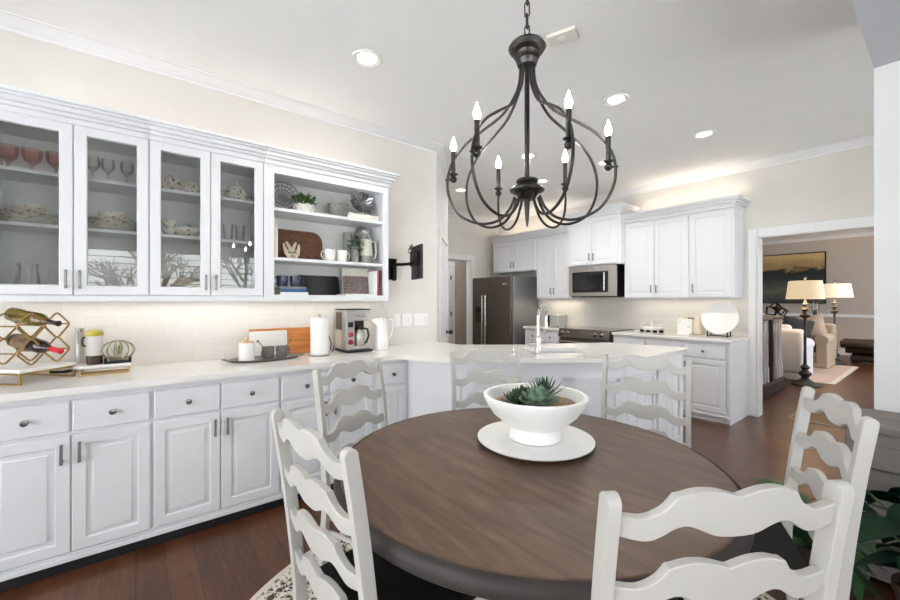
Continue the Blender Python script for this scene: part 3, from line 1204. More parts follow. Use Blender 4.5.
def make_chair():
    t = thing('ladder_back_chair', '', 'chair', (0, 0, 0), 0, 'ladder back dining chairs around the table')
    SZ = 0.46

    def yb(z):
        """back rake of the rear posts"""
        u = max(0.0, (z - 0.40) / 0.60)
        return -0.205 - 0.045 * u - 0.030 * u * u

    hw = 0.223
    for sgn in (-1, 1):
        # rear post: tall board section, deep front to back, rounded at its top
        m = MB()
        HT, hd = 0.99, 0.018
        zs = [HT * k / 26 for k in range(26)]
        zs = [z for z in zs if z < HT - hd]
        def yp(z):
            return yb(z) if z > 0.40 else -0.205 - 0.045 * ((0.40 - z) / 0.40) ** 1.5
        outl = [(yp(z) + hd, z) for z in zs]
        yc, zc2 = yp(HT - hd), HT - hd
        outl += [(yc + hd * math.cos(a), zc2 + hd * math.sin(a)) for a in [PI * q / 8 for q in range(9)]]
        outl += [(yp(z) - hd, z) for z in reversed(zs)]
        n_ = len(outl)
        xw = 0.0125
        vs = [(sgn * hw - xw, y, z) for y, z in outl] + [(sgn * hw + xw, y, z) for y, z in outl]
        # strips between the front and the back edge, then the rim
        fs = []
        for k in range(n_ // 2):
            a, b_, c, d = k, k + 1, n_ - 2 - k, n_ - 1 - k
            if b_ < c:
                fs += [(a, b_, c, d), (a + n_, b_ + n_, c + n_, d + n_)]
            elif b_ == c:
                fs += [(a, b_, d), (a + n_, b_ + n_, d + n_)]
        for k in range(n_):
            fs.append((k, (k + 1) % n_, (k + 1) % n_ + n_, k + n_))
        m.add(vs, fs, True)
        m.build('rear_post', 'chair_paint', t, bevel=0.003, sharp=40)
    # four wavy ladder slats, bowed backwards
    half_t = [(0, .050), (.06, .054), (.2, .062), (.36, .063), (.48, .056), (.550, .052), (.572, .040), (.64, .026), (.76, .013), (.90, .014), (1.0, .018)]
    half_b = [(0, -.026), (.18, -.023), (.32, -.010), (.43, -.003), (.53, -.008), (.62, -.021), (.74, -.032), (.88, -.029), (1.0, -.022)]
    tp = spline([(-s, v) for s, v in reversed(half_t[1:])] + half_t, 3)
    bt = spline([(-s, v) for s, v in reversed(half_b[1:])] + half_b, 3)

    def interp(cur, s):
        for a, b_ in zip(cur[:-1], cur[1:]):
            if a.x <= s <= b_.x + 1e-9:
                q = 0 if b_.x == a.x else (s - a.x) / (b_.x - a.x)
                return a.y + (b_.y - a.y) * q
        return cur[-1].y

    for zc in (0.934, 0.796, 0.658, 0.520):
        m = MB()
        n = 60
        vs, fs = [], []
        for i in range(n + 1):
            s = -1 + 2 * i / n
            x = s * (hw - 0.0115)
            bow = -0.018 * (1 - s * s)
            za, zb = zc + interp(bt, s), zc + interp(tp, s)
            ya, yb_ = yb(za) + bow, yb(zb) + bow
            vs += [(x, ya - 0.010, za), (x, ya + 0.010, za), (x, yb_ + 0.010, zb), (x, yb_ - 0.010, zb)]
        for i in range(n):
            for j in range(4):
                fs.append((i * 4 + j, i * 4 + (j + 1) % 4, i * 4 + 4 + (j + 1) % 4, i * 4 + 4 + j))
        fs += [(0, 1, 2, 3), (n * 4 + 3, n * 4 + 2, n * 4 + 1, n * 4)]
        m.add(vs, fs)
        m.build('slat', 'chair_paint', t, bevel=0.0025, sharp=30)
    for sgn in (-1, 1):
        m = MB()
        x = sgn * 0.205
        m.tube([(x, 0.195, 0.0), (x, 0.195, 0.05), (x, 0.195, 0.10), (x, 0.195, 0.36), (x, 0.195, 0.425)],
               [0.015, 0.021, 0.018, 0.023, 0.023], 14)
        m.build('front_leg', 'chair_paint', t)
    m = MB()
    for (x, z) in ((0.195, 0.20), (-0.195, 0.20), (0.197, 0.31), (-0.197, 0.31)):
        m.cyl((x, -0.215, z), (x * 1.04, 0.195, z), 0.010)
    for z in (0.24, 0.34):
        m.cyl((-0.205, 0.195, z), (0.205, 0.195, z), 0.010)
    m.cyl((-0.19, -0.215, 0.26), (0.19, -0.215, 0.26), 0.010)
    m.build('stretcher', 'chair_paint', t)
    m = MB()
    m.prism([(-0.196, -0.185), (0.196, -0.185), (0.228, 0.215), (-0.228, 0.215)], 0.4255, 0.462)
    m.build('seat', 'seat_black', t, bevel=0.012, seg=3)
    return t


CH = [  # lateral, depth of the middle of the post tops, facing (lateral, depth), label
    (-0.385, 1.062, (0.73, 0.68), 'white ladder back chair at the left edge of the table, nearest the floor rug edge'),
    (-0.540, 2.130, (0.86, -0.52), 'white ladder back chair standing before the base cabinets under the coffee maker'),
    (0.235, 2.650, (0.20, -0.98), 'white ladder back chair in front of the peninsula, behind the bowl to its left'),
    (1.155, 2.350, (-0.56, -0.83), 'white ladder back chair at the peninsula end, behind the bowl to its right'),
    (1.303, 1.340, (-0.90, 0.42), 'white ladder back chair on the right, slats facing the viewer, before the palm'),
    (0.503, 0.713, (-0.10, 0.99), 'white ladder back chair closest to the viewer, seen from behind'),
]
ch0 = None
for (la, dd, fv, lab) in CH:
    p = W(la, dd)
    q = W(la + fv[0], dd + fv[1])
    dr = (q - p).normalized()
    rz = math.atan2(dr.y, dr.x) - PI / 2
    loc = p + dr * 0.28
    onrug = True
    loc.z = 0.0137
    if ch0 is None:
        ch0 = make_chair()
        ch0.location, ch0.rotation_euler[2], ch0['label'] = loc, rz, lab
    else:
        dup(ch0, loc, rz, lab)

# ---- centrepiece
BC = W(0.345, 1.616)
tag(MB().lathe([(0, 0), (0.10, 0), (0.13, 0.004), (0.222, 0.012), (0.231, 0.018), (0.232, 0.024), (0.222, 0.024), (0.15, 0.020), (0, 0.018)], 72)
    .build('charger_plate', 'ceramic_matte', loc=(BC.x, BC.y, TZ + 0.0005)), 'wide white plate under the succulent bowl on the table', 'plate')
bz = TZ + 0.0195
tag(MB().lathe([(0, 0.0), (0.098, 0.0), (0.106, 0.006), (0.104, 0.020), (0.098, 0.045), (0.100, 0.052), (0.130, 0.070), (0.170, 0.105), (0.196, 0.145),
                (0.207, 0.168), (0.208, 0.176), (0.202, 0.180), (0.192, 0.178), (0.184, 0.160), (0.160, 0.120), (0.120, 0.085), (0.06, 0.070), (0, 0.068)], 72)
    .build('footed_bowl', 'ceramic_matte', loc=(BC.x, BC.y, bz)), 'white footed bowl full of succulents at the centre of the table', 'bowl')
tag(MB().lathe([(0, 0.092), (0.12, 0.0925), (0.165, 0.134), (0.168, 0.142), (0.12, 0.148), (0, 0.150)], 48).build('potting_soil', 'soil', loc=(BC.x, BC.y, bz)),
    'tan potting soil filling the white footed bowl', 'soil')['kind'] = 'stuff'


def leaf(m, base, direction, length, width, thick=0.35, curl=0.2, tip=1.0, n=7, broad=0.5):
    """a fleshy pointed leaf, widest at the fraction broad of its length"""
    d = Vector(direction).normalized()
    up = Vector((0, 0, 1))
    side = d.cross(up)
    side = side.normalized() if side.length > 1e-4 else Vector((1, 0, 0))
    nn = side.cross(d).normalized()
    vs, fs = [], []
    for i in range(n + 1):
        u = i / n
        q = u / broad * 0.5 if u < broad else 0.5 + (u - broad) / (1 - broad) * 0.5
        wv = max(0.0004, width * math.sin(PI * min(0.995, 0.10 + q * 0.90)) ** (0.8 if u < broad else 0.6))
        if i == n:
            wv = 0.0004
        p = Vector(base) + d * (length * u) + nn * (curl * length * u * u)
        vs += [p - side * wv, p - nn * wv * thick, p + side * wv, p + nn * wv * thick * 0.4]
    for i in range(n):
        for j in range(4):
            fs.append((i * 4 + j, i * 4 + (j + 1) % 4, i * 4 + 4 + (j + 1) % 4, i * 4 + 4 + j))
    m.add(vs, fs, True)


def rosette(m, c, r, rings, width, lift=0.25, rnd=0.1, thick=0.35, curl=0.2, seed=1, broad=0.5):
    R_ = random.Random(seed)
    for k in range(rings):
        q = k / max(1, rings - 1)
        cnt = 9 - int(3 * q)
        el = lift + q * 1.0
        for j in range(cnt):
            a = 2 * PI * (j + 0.5 * (k % 2)) / cnt + k * 0.4 + R_.uniform(-rnd, rnd)
            d = (math.cos(a) * math.cos(el), math.sin(a) * math.cos(el), math.sin(el))
            leaf(m, (c[0], c[1], c[2] + 0.006 * k), d, r * (1 - 0.5 * q) * R_.uniform(0.9, 1.08), width * (1 - 0.35 * q), thick, curl, broad=broad)


GS = 'succulents in the white bowl'
sz = bz + 0.142
def campos(lat, d, z): return W(lat, d, z)
for (la, dd, dz, rings, r, wd, lift, th_, mat, seed, br, lab) in (
        (0.345, 1.555, 0.010, 5, 0.088, 0.026, 0.10, 0.45, 'succulent_blue', 3, 0.68, 'blue green rosette succulent with broad leaves in the middle of the bowl'),
        (0.258, 1.575, 0.004, 4, 0.070, 0.013, 0.12, 0.45, 'succulent_green', 5, 0.45, 'small dark green pointed succulent on the left side of the bowl'),
        (0.398, 1.680, 0.006, 6, 0.105, 0.0055, 0.30, 0.5, 'succulent_green', 8, 0.35, 'spiky narrow leaved succulent standing behind the broad rosette'),
        (0.300, 1.640, 0.004, 4, 0.075, 0.014, 0.20, 0.45, 'succulent_green', 15, 0.5, 'dark green succulent behind the broad rosette, next to the spiky one')):
    p = campos(la, dd, sz + dz)
    m = MB()
    rosette(m, (0, 0, 0), r, rings, wd, lift, 0.15, th_, 0.25, seed, br)
    m.cyl((0, 0, -0.02), (0, 0, 0.01), 0.006)
    tag(m.build('succulent', mat, loc=p), lab, 'succulent', GS)

# ================================================================== CHANDELIER
HC = W(0.288, 1.484)
ch = thing('chandelier', 'dark iron candle chandelier hanging over the dining table', 'chandelier', (HC.x, HC.y, 1.60))
zb = 1.60
MB().lathe([(0, 2.213), (0.034, 2.213), (0.041, 2.232), (0.034, 2.238), (0.046, 2.244), (0.050, 2.252), (0.040, 2.258), (0.042, 2.262), (0.062, 2.268), (0.070, 2.280),
            (0.062, 2.294), (0.034, 2.304), (0.012, 2.318), (0, 2.318)], 32, (0, 0, -zb)).build('top_hub', 'iron', ch)
MB().lathe([(0, 1.716), (0.030, 1.716), (0.040, 1.735), (0.062, 1.745), (0.065, 1.752), (0.058, 1.760), (0.036, 1.766), (0.030, 1.774), (0.042, 1.781),
            (0.040, 1.789), (0.015, 1.796), (0, 1.798)], 32, (0, 0, -zb)).build('bottom_hub', 'iron', ch)
MB().tube([(0, 0, 1.798 - zb), (0, 0, 2.0 - zb), (0, 0, 2.212 - zb)], [0.009, 0.010, 0.009], 12).build('stem', 'iron', ch)
MB().lathe([(0, 1.612), (0.003, 1.614), (0.007, 1.640), (0.010, 1.700), (0.012, 1.715), (0, 1.7158)], 20, (0, 0, -zb)).build('finial', 'iron', ch)
PRO = [(0.024, 2.212), (0.030, 2.15), (0.050, 2.10), (0.095, 2.040), (0.17, 1.99), (0.240, 1.94), (0.288, 1.88), (0.308, 1.81), (0.298, 1.735),
       (0.255, 1.668), (0.18, 1.634), (0.11, 1.642), (0.066, 1.682), (0.046, 1.728)]
SCR = [(0.284, 1.800), (0.287, 1.76), (0.27, 1.69), (0.215, 1.643), (0.15, 1.634), (0.095, 1.655), (0.060, 1.695), (0.044, 1.728)]


def sweep(name, prof, ang, r_):
    m = MB()
    m.M = Matrix.Rotation(math.radians(ang) + TH, 4, 'Z')
    m.tube([(p.x, 0, p.y - zb) for p in spline(prof, 6)], r_, 8)
    return m.build(name, 'iron', ch)


for k in range(6):
    deg = -75 + 60 * k                           # measured from the camera's right
    if deg in (45, 105):                         # the two rear candles ride on their own scrolls
        sweep('scroll_arm', SCR, deg, 0.0048)
        sweep('cage_arm', PRO, deg + (-28 if deg == 45 else 30), 0.0052)
    else:
        sweep('cage_arm', PRO, deg, 0.0052)
    rc = 0.284
    m = MB()
    m.M = Matrix.Rotation(math.radians(deg) + TH, 4, 'Z')
    m.lathe([(0, 1.800), (0.006, 1.800), (0.012, 1.806), (0.014, 1.814), (0.010, 1.822), (0.007, 1.825), (0.018, 1.831), (0.018, 1.834),
             (0.0095, 1.836), (0.0090, 1.922), (0, 1.922)], 16, (rc, 0, -zb))
    if deg not in (45, 105):
        m.cyl((rc, 0, 1.812 - zb), (0.316, 0, 1.812 - zb), 0.004, n=8)
    cd_ = m.build('candle_sleeve', 'iron', ch)
    m = MB()
    m.M = Matrix.Rotation(math.radians(deg) + TH, 4, 'Z')
    m.lathe([(0, 1.9225), (0.006, 1.923), (0.008, 1.927), (0.0115, 1.936), (0.012, 1.942), (0.009, 1.954), (0.005, 1.965), (0.0025, 1.974), (0, 1.980)], 16, (rc, 0, -zb))
    bo = m.build('candle_bulb', 'bulb', cd_)
    bo['label'] = 'glowing flame shaped bulb'
# chain
m = MB()
zc, k = 2.316, 0
while zc < 2.86:
    ang = (k % 2) * PI / 2 + 0.4
    cx, sx_ = math.cos(ang), math.sin(ang)
    ln, hwid = 0.028, 0.009
    pts = []
    for j in range(14):
        b_ = 2 * PI * j / 14
        u_, v_ = hwid * math.cos(b_), (ln - hwid) * (1 if math.sin(b_) > 0 else -1) + hwid * math.sin(b_)
        pts.append((u_ * cx, u_ * sx_, zc + 0.022 + v_ - zb))
    m.tube(pts, 0.0027, 6, closed=True)
    zc += 0.044
    k += 1
m.build('chain', 'iron', ch)
MB().lathe([(0, CEIL - 0.002), (0.065, CEIL - 0.002), (0.065, CEIL - 0.012), (0.05, CEIL - 0.025), (0.012, CEIL - 0.04), (0.008, CEIL - 0.06), (0, CEIL - 0.06)], 28,
           (0, 0, -zb)).build('ceiling_canopy', 'iron', ch)
# recessed lights
GL = 'recessed ceiling lights'
lights = [((367, 58), 'large recessed ceiling light above the left cabinets'),
          ((616, 99.5), 'recessed ceiling light to the right of the chandelier'),
          ((704, 134), 'recessed ceiling light nearest the doorway wall'),
          ((605, 162.5), 'recessed ceiling light behind the right chandelier candle'),
          ((528, 156), 'recessed ceiling light seen beside the chandelier stem, the higher one'),
          ((542, 181), 'recessed ceiling light seen beside the chandelier hub, the lower one'),
          ((461, 190), 'recessed ceiling light seen between the left chandelier arms')]
for (uv, lab) in lights:
    p = onZ(uv[0], uv[1], CEIL)
    t = thing('recessed_light', lab, 'ceiling light', (p.x, p.y, CEIL - 0.0005), 0, GL)
    MB().lathe([(0.062, 0), (0.096, 0), (0.097, -0.006), (0.090, -0.011), (0.066, -0.006), (0.060, -0.001)], 32).build('trim_ring', 'trim_white', t)
    MB().lathe([(0, -0.003), (0.0595, -0.003), (0.0595, -0.0005), (0, -0.0005)], 28).build('diffuser', 'downlight', t)
    d = bpy.data.lights.new('recessed_lamp', 'SPOT')
    d.energy = 23
    d.color = (1.0, 0.97, 0.92)
    d.spot_size = math.radians(160)
    d.spot_blend = 0.7
    d.shadow_soft_size = 0.06
    o = bpy.data.objects.new('recessed_lamp', d)
    o.location = (p.x, p.y, CEIL - 0.03)
    COL.objects.link(o)
p = onZ(562.5, 34.5, CEIL)
t = thing('ceiling_speaker', 'small cream rectangular plate on the ceiling right of the chandelier chain', 'ceiling plate', (p.x, p.y, CEIL - 0.001), TH * 0 + 0.35)
MB().box(-0.085, -0.05, -0.022, 0.085, 0.05, 0).build('cover', 'vent_cream', t, bevel=0.006)
MB().box(-0.02, -0.015, -0.026, 0.02, 0.015, -0.0225).build('center_plate', 'plastic_white', t)

# ================================================================== APPLIANCES
fr = thing('refrigerator', 'dark stainless side by side refrigerator with long bar handles', 'refrigerator', (-5.47, BY - 0.03, 0))
fw, fd = 0.955, 0.70
MB().box(0, -fd + 0.06, 0.02, fw, 0, 1.745).build('body', 'steel_side', fr, bevel=0.006)
MB().box(0.004, -fd, 0.09, 0.352, -fd + 0.058, 1.74).build('freezer_door', 'steel_dark', fr, bevel=0.01, seg=3)
MB().box(0.358, -fd, 0.09, fw - 0.004, -fd + 0.058, 1.74).build('fridge_door', 'steel_dark', fr, bevel=0.01, seg=3)
MB().box(0.01, -fd + 0.02, 0.0, fw - 0.01, -fd + 0.05, 0.088).build('grille', 'black_plastic', fr)
for x in (0.315, 0.395):
    m = MB()
    m.cyl((x, -fd - 0.055, 0.55), (x, -fd - 0.055, 1.42), 0.011)
    for z in (0.60, 1.37):
        m.cyl((x, -fd - 0.055, z), (x, -fd, z), 0.008)
    m.build('handle', 'chrome', fr)
ds = MB().box(0.09, -fd - 0.006, 0.93, 0.27, -fd, 1.22).build('water_dispenser', 'black_glass', fr)
MB().box(0.10, -fd - 0.010, 1.13, 0.26, -fd - 0.0065, 1.205).build('control_panel', 'black_plastic', ds)
MB().box(0.10, -fd - 0.010, 0.935, 0.26, -fd - 0.0065, 0.955).build('drip_tray', 'steel_dark', ds)
MB().box(0.76, -fd - 0.003, 1.60, 0.86, -fd, 1.625).build('badge', 'chrome', fr)

mw = thing('microwave', 'stainless over the range microwave with a black glass door', 'microwave', (-3.60, BY - 0.003, 1.395))
mww, mwh, mwd = 0.76, 0.438, 0.435
MB().box(0, -mwd + 0.03, 0, mww, 0, mwh).build('body', 'black_metal', mw)
MB().box(0, -mwd, 0.0, mww, -mwd + 0.029, mwh).build('front_frame', 'steel', mw, bevel=0.004)
dr_ = MB().nest(0.065, 0.055, 0.640, 0.355, [(0, -mwd - 0.004), (0.004, -mwd - 0.008), (0.05, -mwd - 0.008), (0.053, -mwd - 0.006)], back=-mwd + 0.001).build('door_glass', 'black_glass', mw)
m = MB()
m.cyl((0.598, -mwd - 0.035, 0.08), (0.598, -mwd - 0.035, 0.335), 0.009)
for z in (0.10, 0.315):
    m.cyl((0.598, -mwd - 0.035, z), (0.598, -mwd - 0.004, z), 0.006)
m.build('handle', 'chrome', mw)
MB().box(0.28, -mwd - 0.002, 0.385, 0.42, -mwd, 0.41).build('badge', 'chrome', mw)
MB().box(0.02, -mwd + 0.04, -0.012, mww - 0.02, -0.02, -0.0005).build('vent_grille', 'black_plastic', mw)

rg = thing('range', 'stainless slide in range with a dark glass cooktop and front knobs', 'stove', (-3.615, BY - 0.012, 0))
rw_, rd = 0.80, 0.655
MB().box(0.004, -rd + 0.05, 0.0, rw_ - 0.004, 0, 0.908).build('body', 'steel_dark', rg)
MB().box(0.0, -rd + 0.045, 0.9085, rw_, 0, 0.926).build('cooktop', 'black_glass', rg, bevel=0.004)
m = MB()
m.add([(0, -rd - 0.02, 0.80), (rw_, -rd - 0.02, 0.80), (rw_, -rd + 0.049, 0.80), (0, -rd + 0.049, 0.80),
       (0, -rd + 0.012, 0.925), (rw_, -rd + 0.012, 0.925), (rw_, -rd + 0.044, 0.925), (0, -rd + 0.044, 0.925)],
      [(0, 1, 2, 3), (4, 5, 6, 7), (0, 1, 5, 4), (1, 2, 6, 5), (2, 3, 7, 6), (3, 0, 4, 7)])
cp = m.build('control_panel', 'steel_dark', rg, bevel=0.004)
for x in (0.07, 0.16, 0.60, 0.70):
    m = MB()
    m.M = Matrix.Translation((x, -rd - 0.002, 0.865)) @ Matrix.Rotation(math.radians(104), 4, 'X')
    m.lathe([(0, 0.002), (0.026, 0.002), (0.026, 0.008), (0.021, 0.012), (0.019, 0.036), (0, 0.038)], 20)
    m.build('knob', 'chrome', cp)
MB().box(0.37, -rd + 0.0, 0.85, 0.43, -rd + 0.006, 0.885).build('badge', 'chrome', cp)
MB().box(0.01, -rd - 0.004, 0.20, rw_ - 0.01, -rd + 0.048, 0.79).build('oven_door', 'steel_dark', rg, bevel=0.006)
m = MB()
m.cyl((0.04, -rd - 0.05, 0.74), (rw_ - 0.04, -rd - 0.05, 0.74), 0.013)
for x in (0.08, rw_ - 0.08):
    m.cyl((x, -rd - 0.05, 0.74), (x, -rd - 0.002, 0.74), 0.009)
m.build('oven_handle', 'chrome', rg)
MB().box(0.01, -rd + 0.0, 0.03, rw_ - 0.01, -rd + 0.048, 0.195).build('drawer', 'steel_dark', rg, bevel=0.006)

# ---- faucet on the peninsula
fp_ = onZ(538, 354.6, 0.914)
fa = thing('kitchen_faucet', 'tall chrome gooseneck faucet at the peninsula sink', 'faucet', (fp_.x, fp_.y, 0.9145), TH)
MB().lathe([(0, 0), (0.028, 0), (0.028, 0.006), (0.022, 0.012), (0.021, 0.10), (0.019, 0.14), (0.015, 0.15), (0, 0.15)], 24).build('base', 'chrome', fa)
pts = [(0, 0, 0.14), (0, 0, 0.24), (0, 0, 0.29)]
for k in range(1, 13):
    a = PI - PI * k / 12
    pts.append((0.045 + 0.045 * math.cos(a), 0.09 + 0.09 * math.cos(a) if False else (0.045 + 0.045 * math.cos(a)) * 1.3, 0.29 + 0.085 * math.sin(a)))
pts.append((0.09, 0.117, 0.24))
MB().tube(pts, 0.0125, 14).build('spout', 'chrome', fa)
MB().tube([(0.09, 0.117, 0.245), (0.09, 0.117, 0.20), (0.09, 0.117, 0.165)], [0.015, 0.017, 0.014], 14).build('spray_head', 'chrome', fa)
m = MB()
m.cyl((0, 0, 0.085), (-0.05, 0, 0.085), 0.012)
m.tube([(-0.05, 0, 0.085), (-0.06, 0, 0.09), (-0.075, -0.01, 0.098)], [0.014, 0.012, 0.007], 12)
m.cyl((0, 0, 0.11), (0.04, 0, 0.112), 0.006)
m.build('lever', 'chrome', fa)
p = onZ(513.5, 352.5, 0.914)
sd = thing('soap_dispenser', 'small chrome soap dispenser on the peninsula counter left of the faucet', 'soap dispenser', (p.x, p.y, 0.9145), TH)
MB().lathe([(0, 0), (0.018, 0), (0.018, 0.004), (0.011, 0.007), (0.010, 0.03), (0, 0.032)], 18).build('base', 'chrome', sd)
MB().tube([(0, 0, 0.03), (0, 0, 0.055), (0.012, 0.015, 0.062), (0.025, 0.035, 0.056)], 0.006, 10).build('spout', 'chrome', sd)

# ================================================================== LEFT COUNTER: WINE RACK AND STANDS
CT = 0.9145
A1 = Vector((0.7071, 0.7071, 0))               # bottle axis
A2 = Vector((-0.7071, 0.7071, 0))              # along the rack face
p1 = Vector((-2.862, -0.446, 0))               # front corner of the big stand
ws = thing('display_stand', 'white marble stand on gold legs carrying the wine rack', 'stand', (p1.x, p1.y, CT), PI / 4)
# local x = A1 direction, local y = A2 direction; slab spans x -0.32..0, y 0..0.27
MB().box(-0.33, 0.0, 0.060, 0.0, 0.27, 0.078).build('shelf_slab', 'marble', ws, bevel=0.003)
m = MB()
for (x, y) in ((-0.008, 0.008), (-0.008, 0.262), (-0.322, 0.008), (-0.322, 0.262)):
    m.box(x - 0.005, y - 0.005, 0, x + 0.005, y + 0.005, 0.0595)
for y in (0.008, 0.262):
    m.box(-0.317, y - 0.005, 0, -0.013, y + 0.005, 0.008)
    m.box(-0.317, y - 0.005, 0.050, -0.013, y + 0.005, 0.0595)
for x in (-0.008, -0.322):
    m.box(x - 0.004, 0.013, 0.050, x + 0.004, 0.257, 0.0595)
m.build('frame', 'gold', ws)
rk = thing('wine_rack', 'gold wire wine rack of linked diamonds on the marble stand', 'wine rack', (p1.x, p1.y, CT + 0.0785), PI / 4)
CELL = 0.122
CELZ = 0.138


def lattice(x):
    m = MB()
    for cy in (0, 1):
        for cz in (0, 1):
            yc, zc_ = 0.022 + CELL * (cy + 0.5), 0.006 + CELZ * (cz + 0.5)
            h = CELL / 2
            pts = []
            for k in range(4):
                a = k * PI / 2
                for s_ in (-0.24, -0.09, 0.09, 0.24):
                    c1 = Vector((math.cos(a), math.sin(a)))
                    c2 = Vector((math.cos(a + PI / 2), math.sin(a + PI / 2)))
                    q = c1 * (1 - abs(s_) * (1.0 if abs(s_) > 0.1 else 1.3)) + c2 * s_
                    pts.append((x, yc + q.x * h * 1.10, zc_ + q.y * CELZ / 2 * (1.10 if (q.y > 0) != (cz > 0) else 1.0)))
            m.tube(pts, 0.0050, 8, closed=True)
    return m.build('lattice', 'gold', rk)


lattice(-0.045)
lattice(-0.21)
for (y, z) in ((0.025, 0.075), (0.025, 0.213), (0.263, 0.075), (0.263, 0.213), (0.144, 0.075), (0.144, 0.213)):
    MB().cyl((-0.21, y, z), (-0.045, y, z), 0.0042, n=8).build('rod', 'gold', rk)


def bottle(label, y, z, tilt, mat, foil, x_base):
    b = thing('wine_bottle', label, 'bottle', (0, 0, 0), 0, 'wine bottles in the gold rack')
    base = Matrix.Translation((p1.x, p1.y, CT + 0.0785)) @ Matrix.Rotation(PI / 4, 4, 'Z')
    b.matrix_world = base @ Matrix.Translation((x_base, y, z)) @ Matrix.Rotation(PI / 2 + tilt, 4, 'Y')
    MB().lathe([(0, 0.004), (0.030, 0), (0.036, 0.006), (0.037, 0.02), (0.037, 0.165), (0.033, 0.19), (0.020, 0.215), (0.0145, 0.235), (0.0145, 0.2345)], 24
               ).build('body', mat, b)
    MB().lathe([(0.0142, 0.2346), (0.0142, 0.285), (0.0155, 0.287), (0.0155, 0.296), (0.010, 0.298), (0, 0.298)], 20).build('neck', foil, b)
    return b


bt_ = bottle('olive green wine bottle lying in the upper row of the gold rack', 0.144, 0.272, 0.17, 'wine_green', 'wine_dark', -0.250)
bt_ = bottle('dark wine bottle with a red foil neck lying in the lower row', 0.144, 0.134, 0.20, 'wine_dark', 'red_foil', -0.235)
MB().lathe([(0.0372, 0.03), (0.0376, 0.03), (0.0376, 0.12), (0.0372, 0.12), (0.0372, 0.03)], 24).build('label_band', 'wine_label', bt_)

# black corkscrew under the stand
tg_ = onZ(58, 373.5, CT)
m = MB()
m.cyl((-0.045, 0, 0.008), (0.045, 0.01, 0.008), 0.0075)
m.tube([(0.045, 0.01, 0.008), (0.06, 0.03, 0.010), (0.045, 0.045, 0.012), (0.025, 0.03, 0.010)], 0.004, 8)
m.cyl((0.0, 0, 0.008), (0.01, 0.06, 0.010), 0.004)
tag(m.build('corkscrew', 'black_metal', loc=(tg_.x, tg_.y, CT), rotz=0.9), 'black corkscrew lying under the marble stand of the wine rack', 'corkscrew')

ss = thing('riser_tray', 'small marble riser with a gold frame beside the wine rack', 'riser', (-3.00, -0.25, CT), PI / 2)
pl_ = [(0.02, 0), (0.232, 0), (0.232, 0.125), (0.02, 0.125)]
for k in range(1, 8):
    a = PI / 2 + PI * k / 8
    pl_.append((0.02 + 0.0 + 0.045 * math.cos(a), 0.0625 + 0.0625 * math.sin(a)))
MB().prism(pl_, 0.040, 0.056).build('slab', 'marble', ss, bevel=0.002)
m = MB()
for y in (0.006, 0.119):
    m.box(0.008, y - 0.004, 0, 0.228, y + 0.004, 0.008)
    for x in (0.012, 0.224):
        m.box(x - 0.004, y - 0.004, 0.008, x + 0.004, y + 0.004, 0.0395)
for x in (0.012, 0.224):
    m.box(x - 0.004, 0.0101, 0.0, x + 0.004, 0.1149, 0.008)
m.build('frame', 'gold', ss)
RT = CT + 0.0565
sh = thing('cocktail_shaker', 'slim stainless cylinder standing behind the yellow lidded jar', 'shaker', (-3.235, onX(79.5, -3.235), CT))
sh.scale = (1.0, 1.0, 1.6)
MB().lathe([(0, 0), (0.022, 0), (0.023, 0.004), (0.020, 0.06), (0.0215, 0.145), (0, 0.145)], 24).build('body', 'steel', sh)
MB().lathe([(0, 0.1455), (0.0215, 0.1455), (0.022, 0.158), (0.018, 0.161), (0, 0.161)], 24).build('cap', 'chrome', sh)
jr = thing('storage_jar', 'glass jar with a yellow lid and white label on the riser', 'jar', onZ(94.5, 364.0, RT))
jr.scale = (1.0, 1.0, 1.12)
MB().lathe([(0, 0), (0.035, 0), (0.038, 0.006), (0.038, 0.045), (0, 0.045)], 28).build('amber_base', 'jar_amber', jr)
MB().lathe([(0, 0.0455), (0.0375, 0.0455), (0.0375, 0.145), (0, 0.145)], 28).build('label_sleeve', 'jar_label', jr)
MB().lathe([(0, 0.1455), (0.039, 0.1455), (0.041, 0.152), (0.040, 0.166), (0.030, 0.175), (0, 0.178)], 28).build('lid', 'yellow_lid', jr)
m = MB()
m.tube([(0, -0.037, 0.14), (0, -0.05, 0.135), (0, -0.053, 0.115), (0, -0.05, 0.098), (0, -0.037, 0.093)], 0.005, 8)
m.build('clasp', 'jar_amber', jr)
ap = thing('geometric_terrarium', 'wire globe with an air plant in a black holder on the riser', 'terrarium', (-3.062, onX(118, -3.062), RT), PI / 2)
ap.scale = (1.2, 1.2, 1.25)
m = MB()
m.box(-0.052, -0.028, 0, 0.052, 0.028, 0.008)
for (x, y) in ((-0.046, -0.022), (0.046, -0.022), (-0.046, 0.022), (0.046, 0.022)):
    m.box(x - 0.006, y - 0.006, 0.008, x + 0.006, y + 0.006, 0.024)
m.build('holder', 'black_metal', ap)
m = MB()
for k in range(7):
    a = PI * k / 7
    pts = []
    for j in range(20):
        b_ = 2 * PI * j / 20
        r_ = 0.066 * math.cos(b_)
        pts.append((r_ * math.cos(a), r_ * math.sin(a) * 0.75, 0.058 + 0.046 * math.sin(b_)))
    m.tube(pts, 0.0019, 6, closed=True)
m.build('wire_globe', 'wire_cream', ap)
m = MB()
R_ = random.Random(4)
for k in range(14):
    a = R_.uniform(0, 2 * PI)
    leaf(m, (0, 0, 0.03), (math.cos(a), math.sin(a) * 0.7, R_.uniform(0.6, 1.8)), R_.uniform(0.04, 0.062), 0.004, 0.4, 0.5)
m.build('air_plant', 'air_plant', ap)
m = MB()
for k in range(9):
    m.sphere((R_.uniform(-0.03, 0.03), R_.uniform(-0.015, 0.015), 0.017 + R_.uniform(0, 0.008)), 0.009, n=8, m=6)
m.build('pebbles', 'pebble', ap)

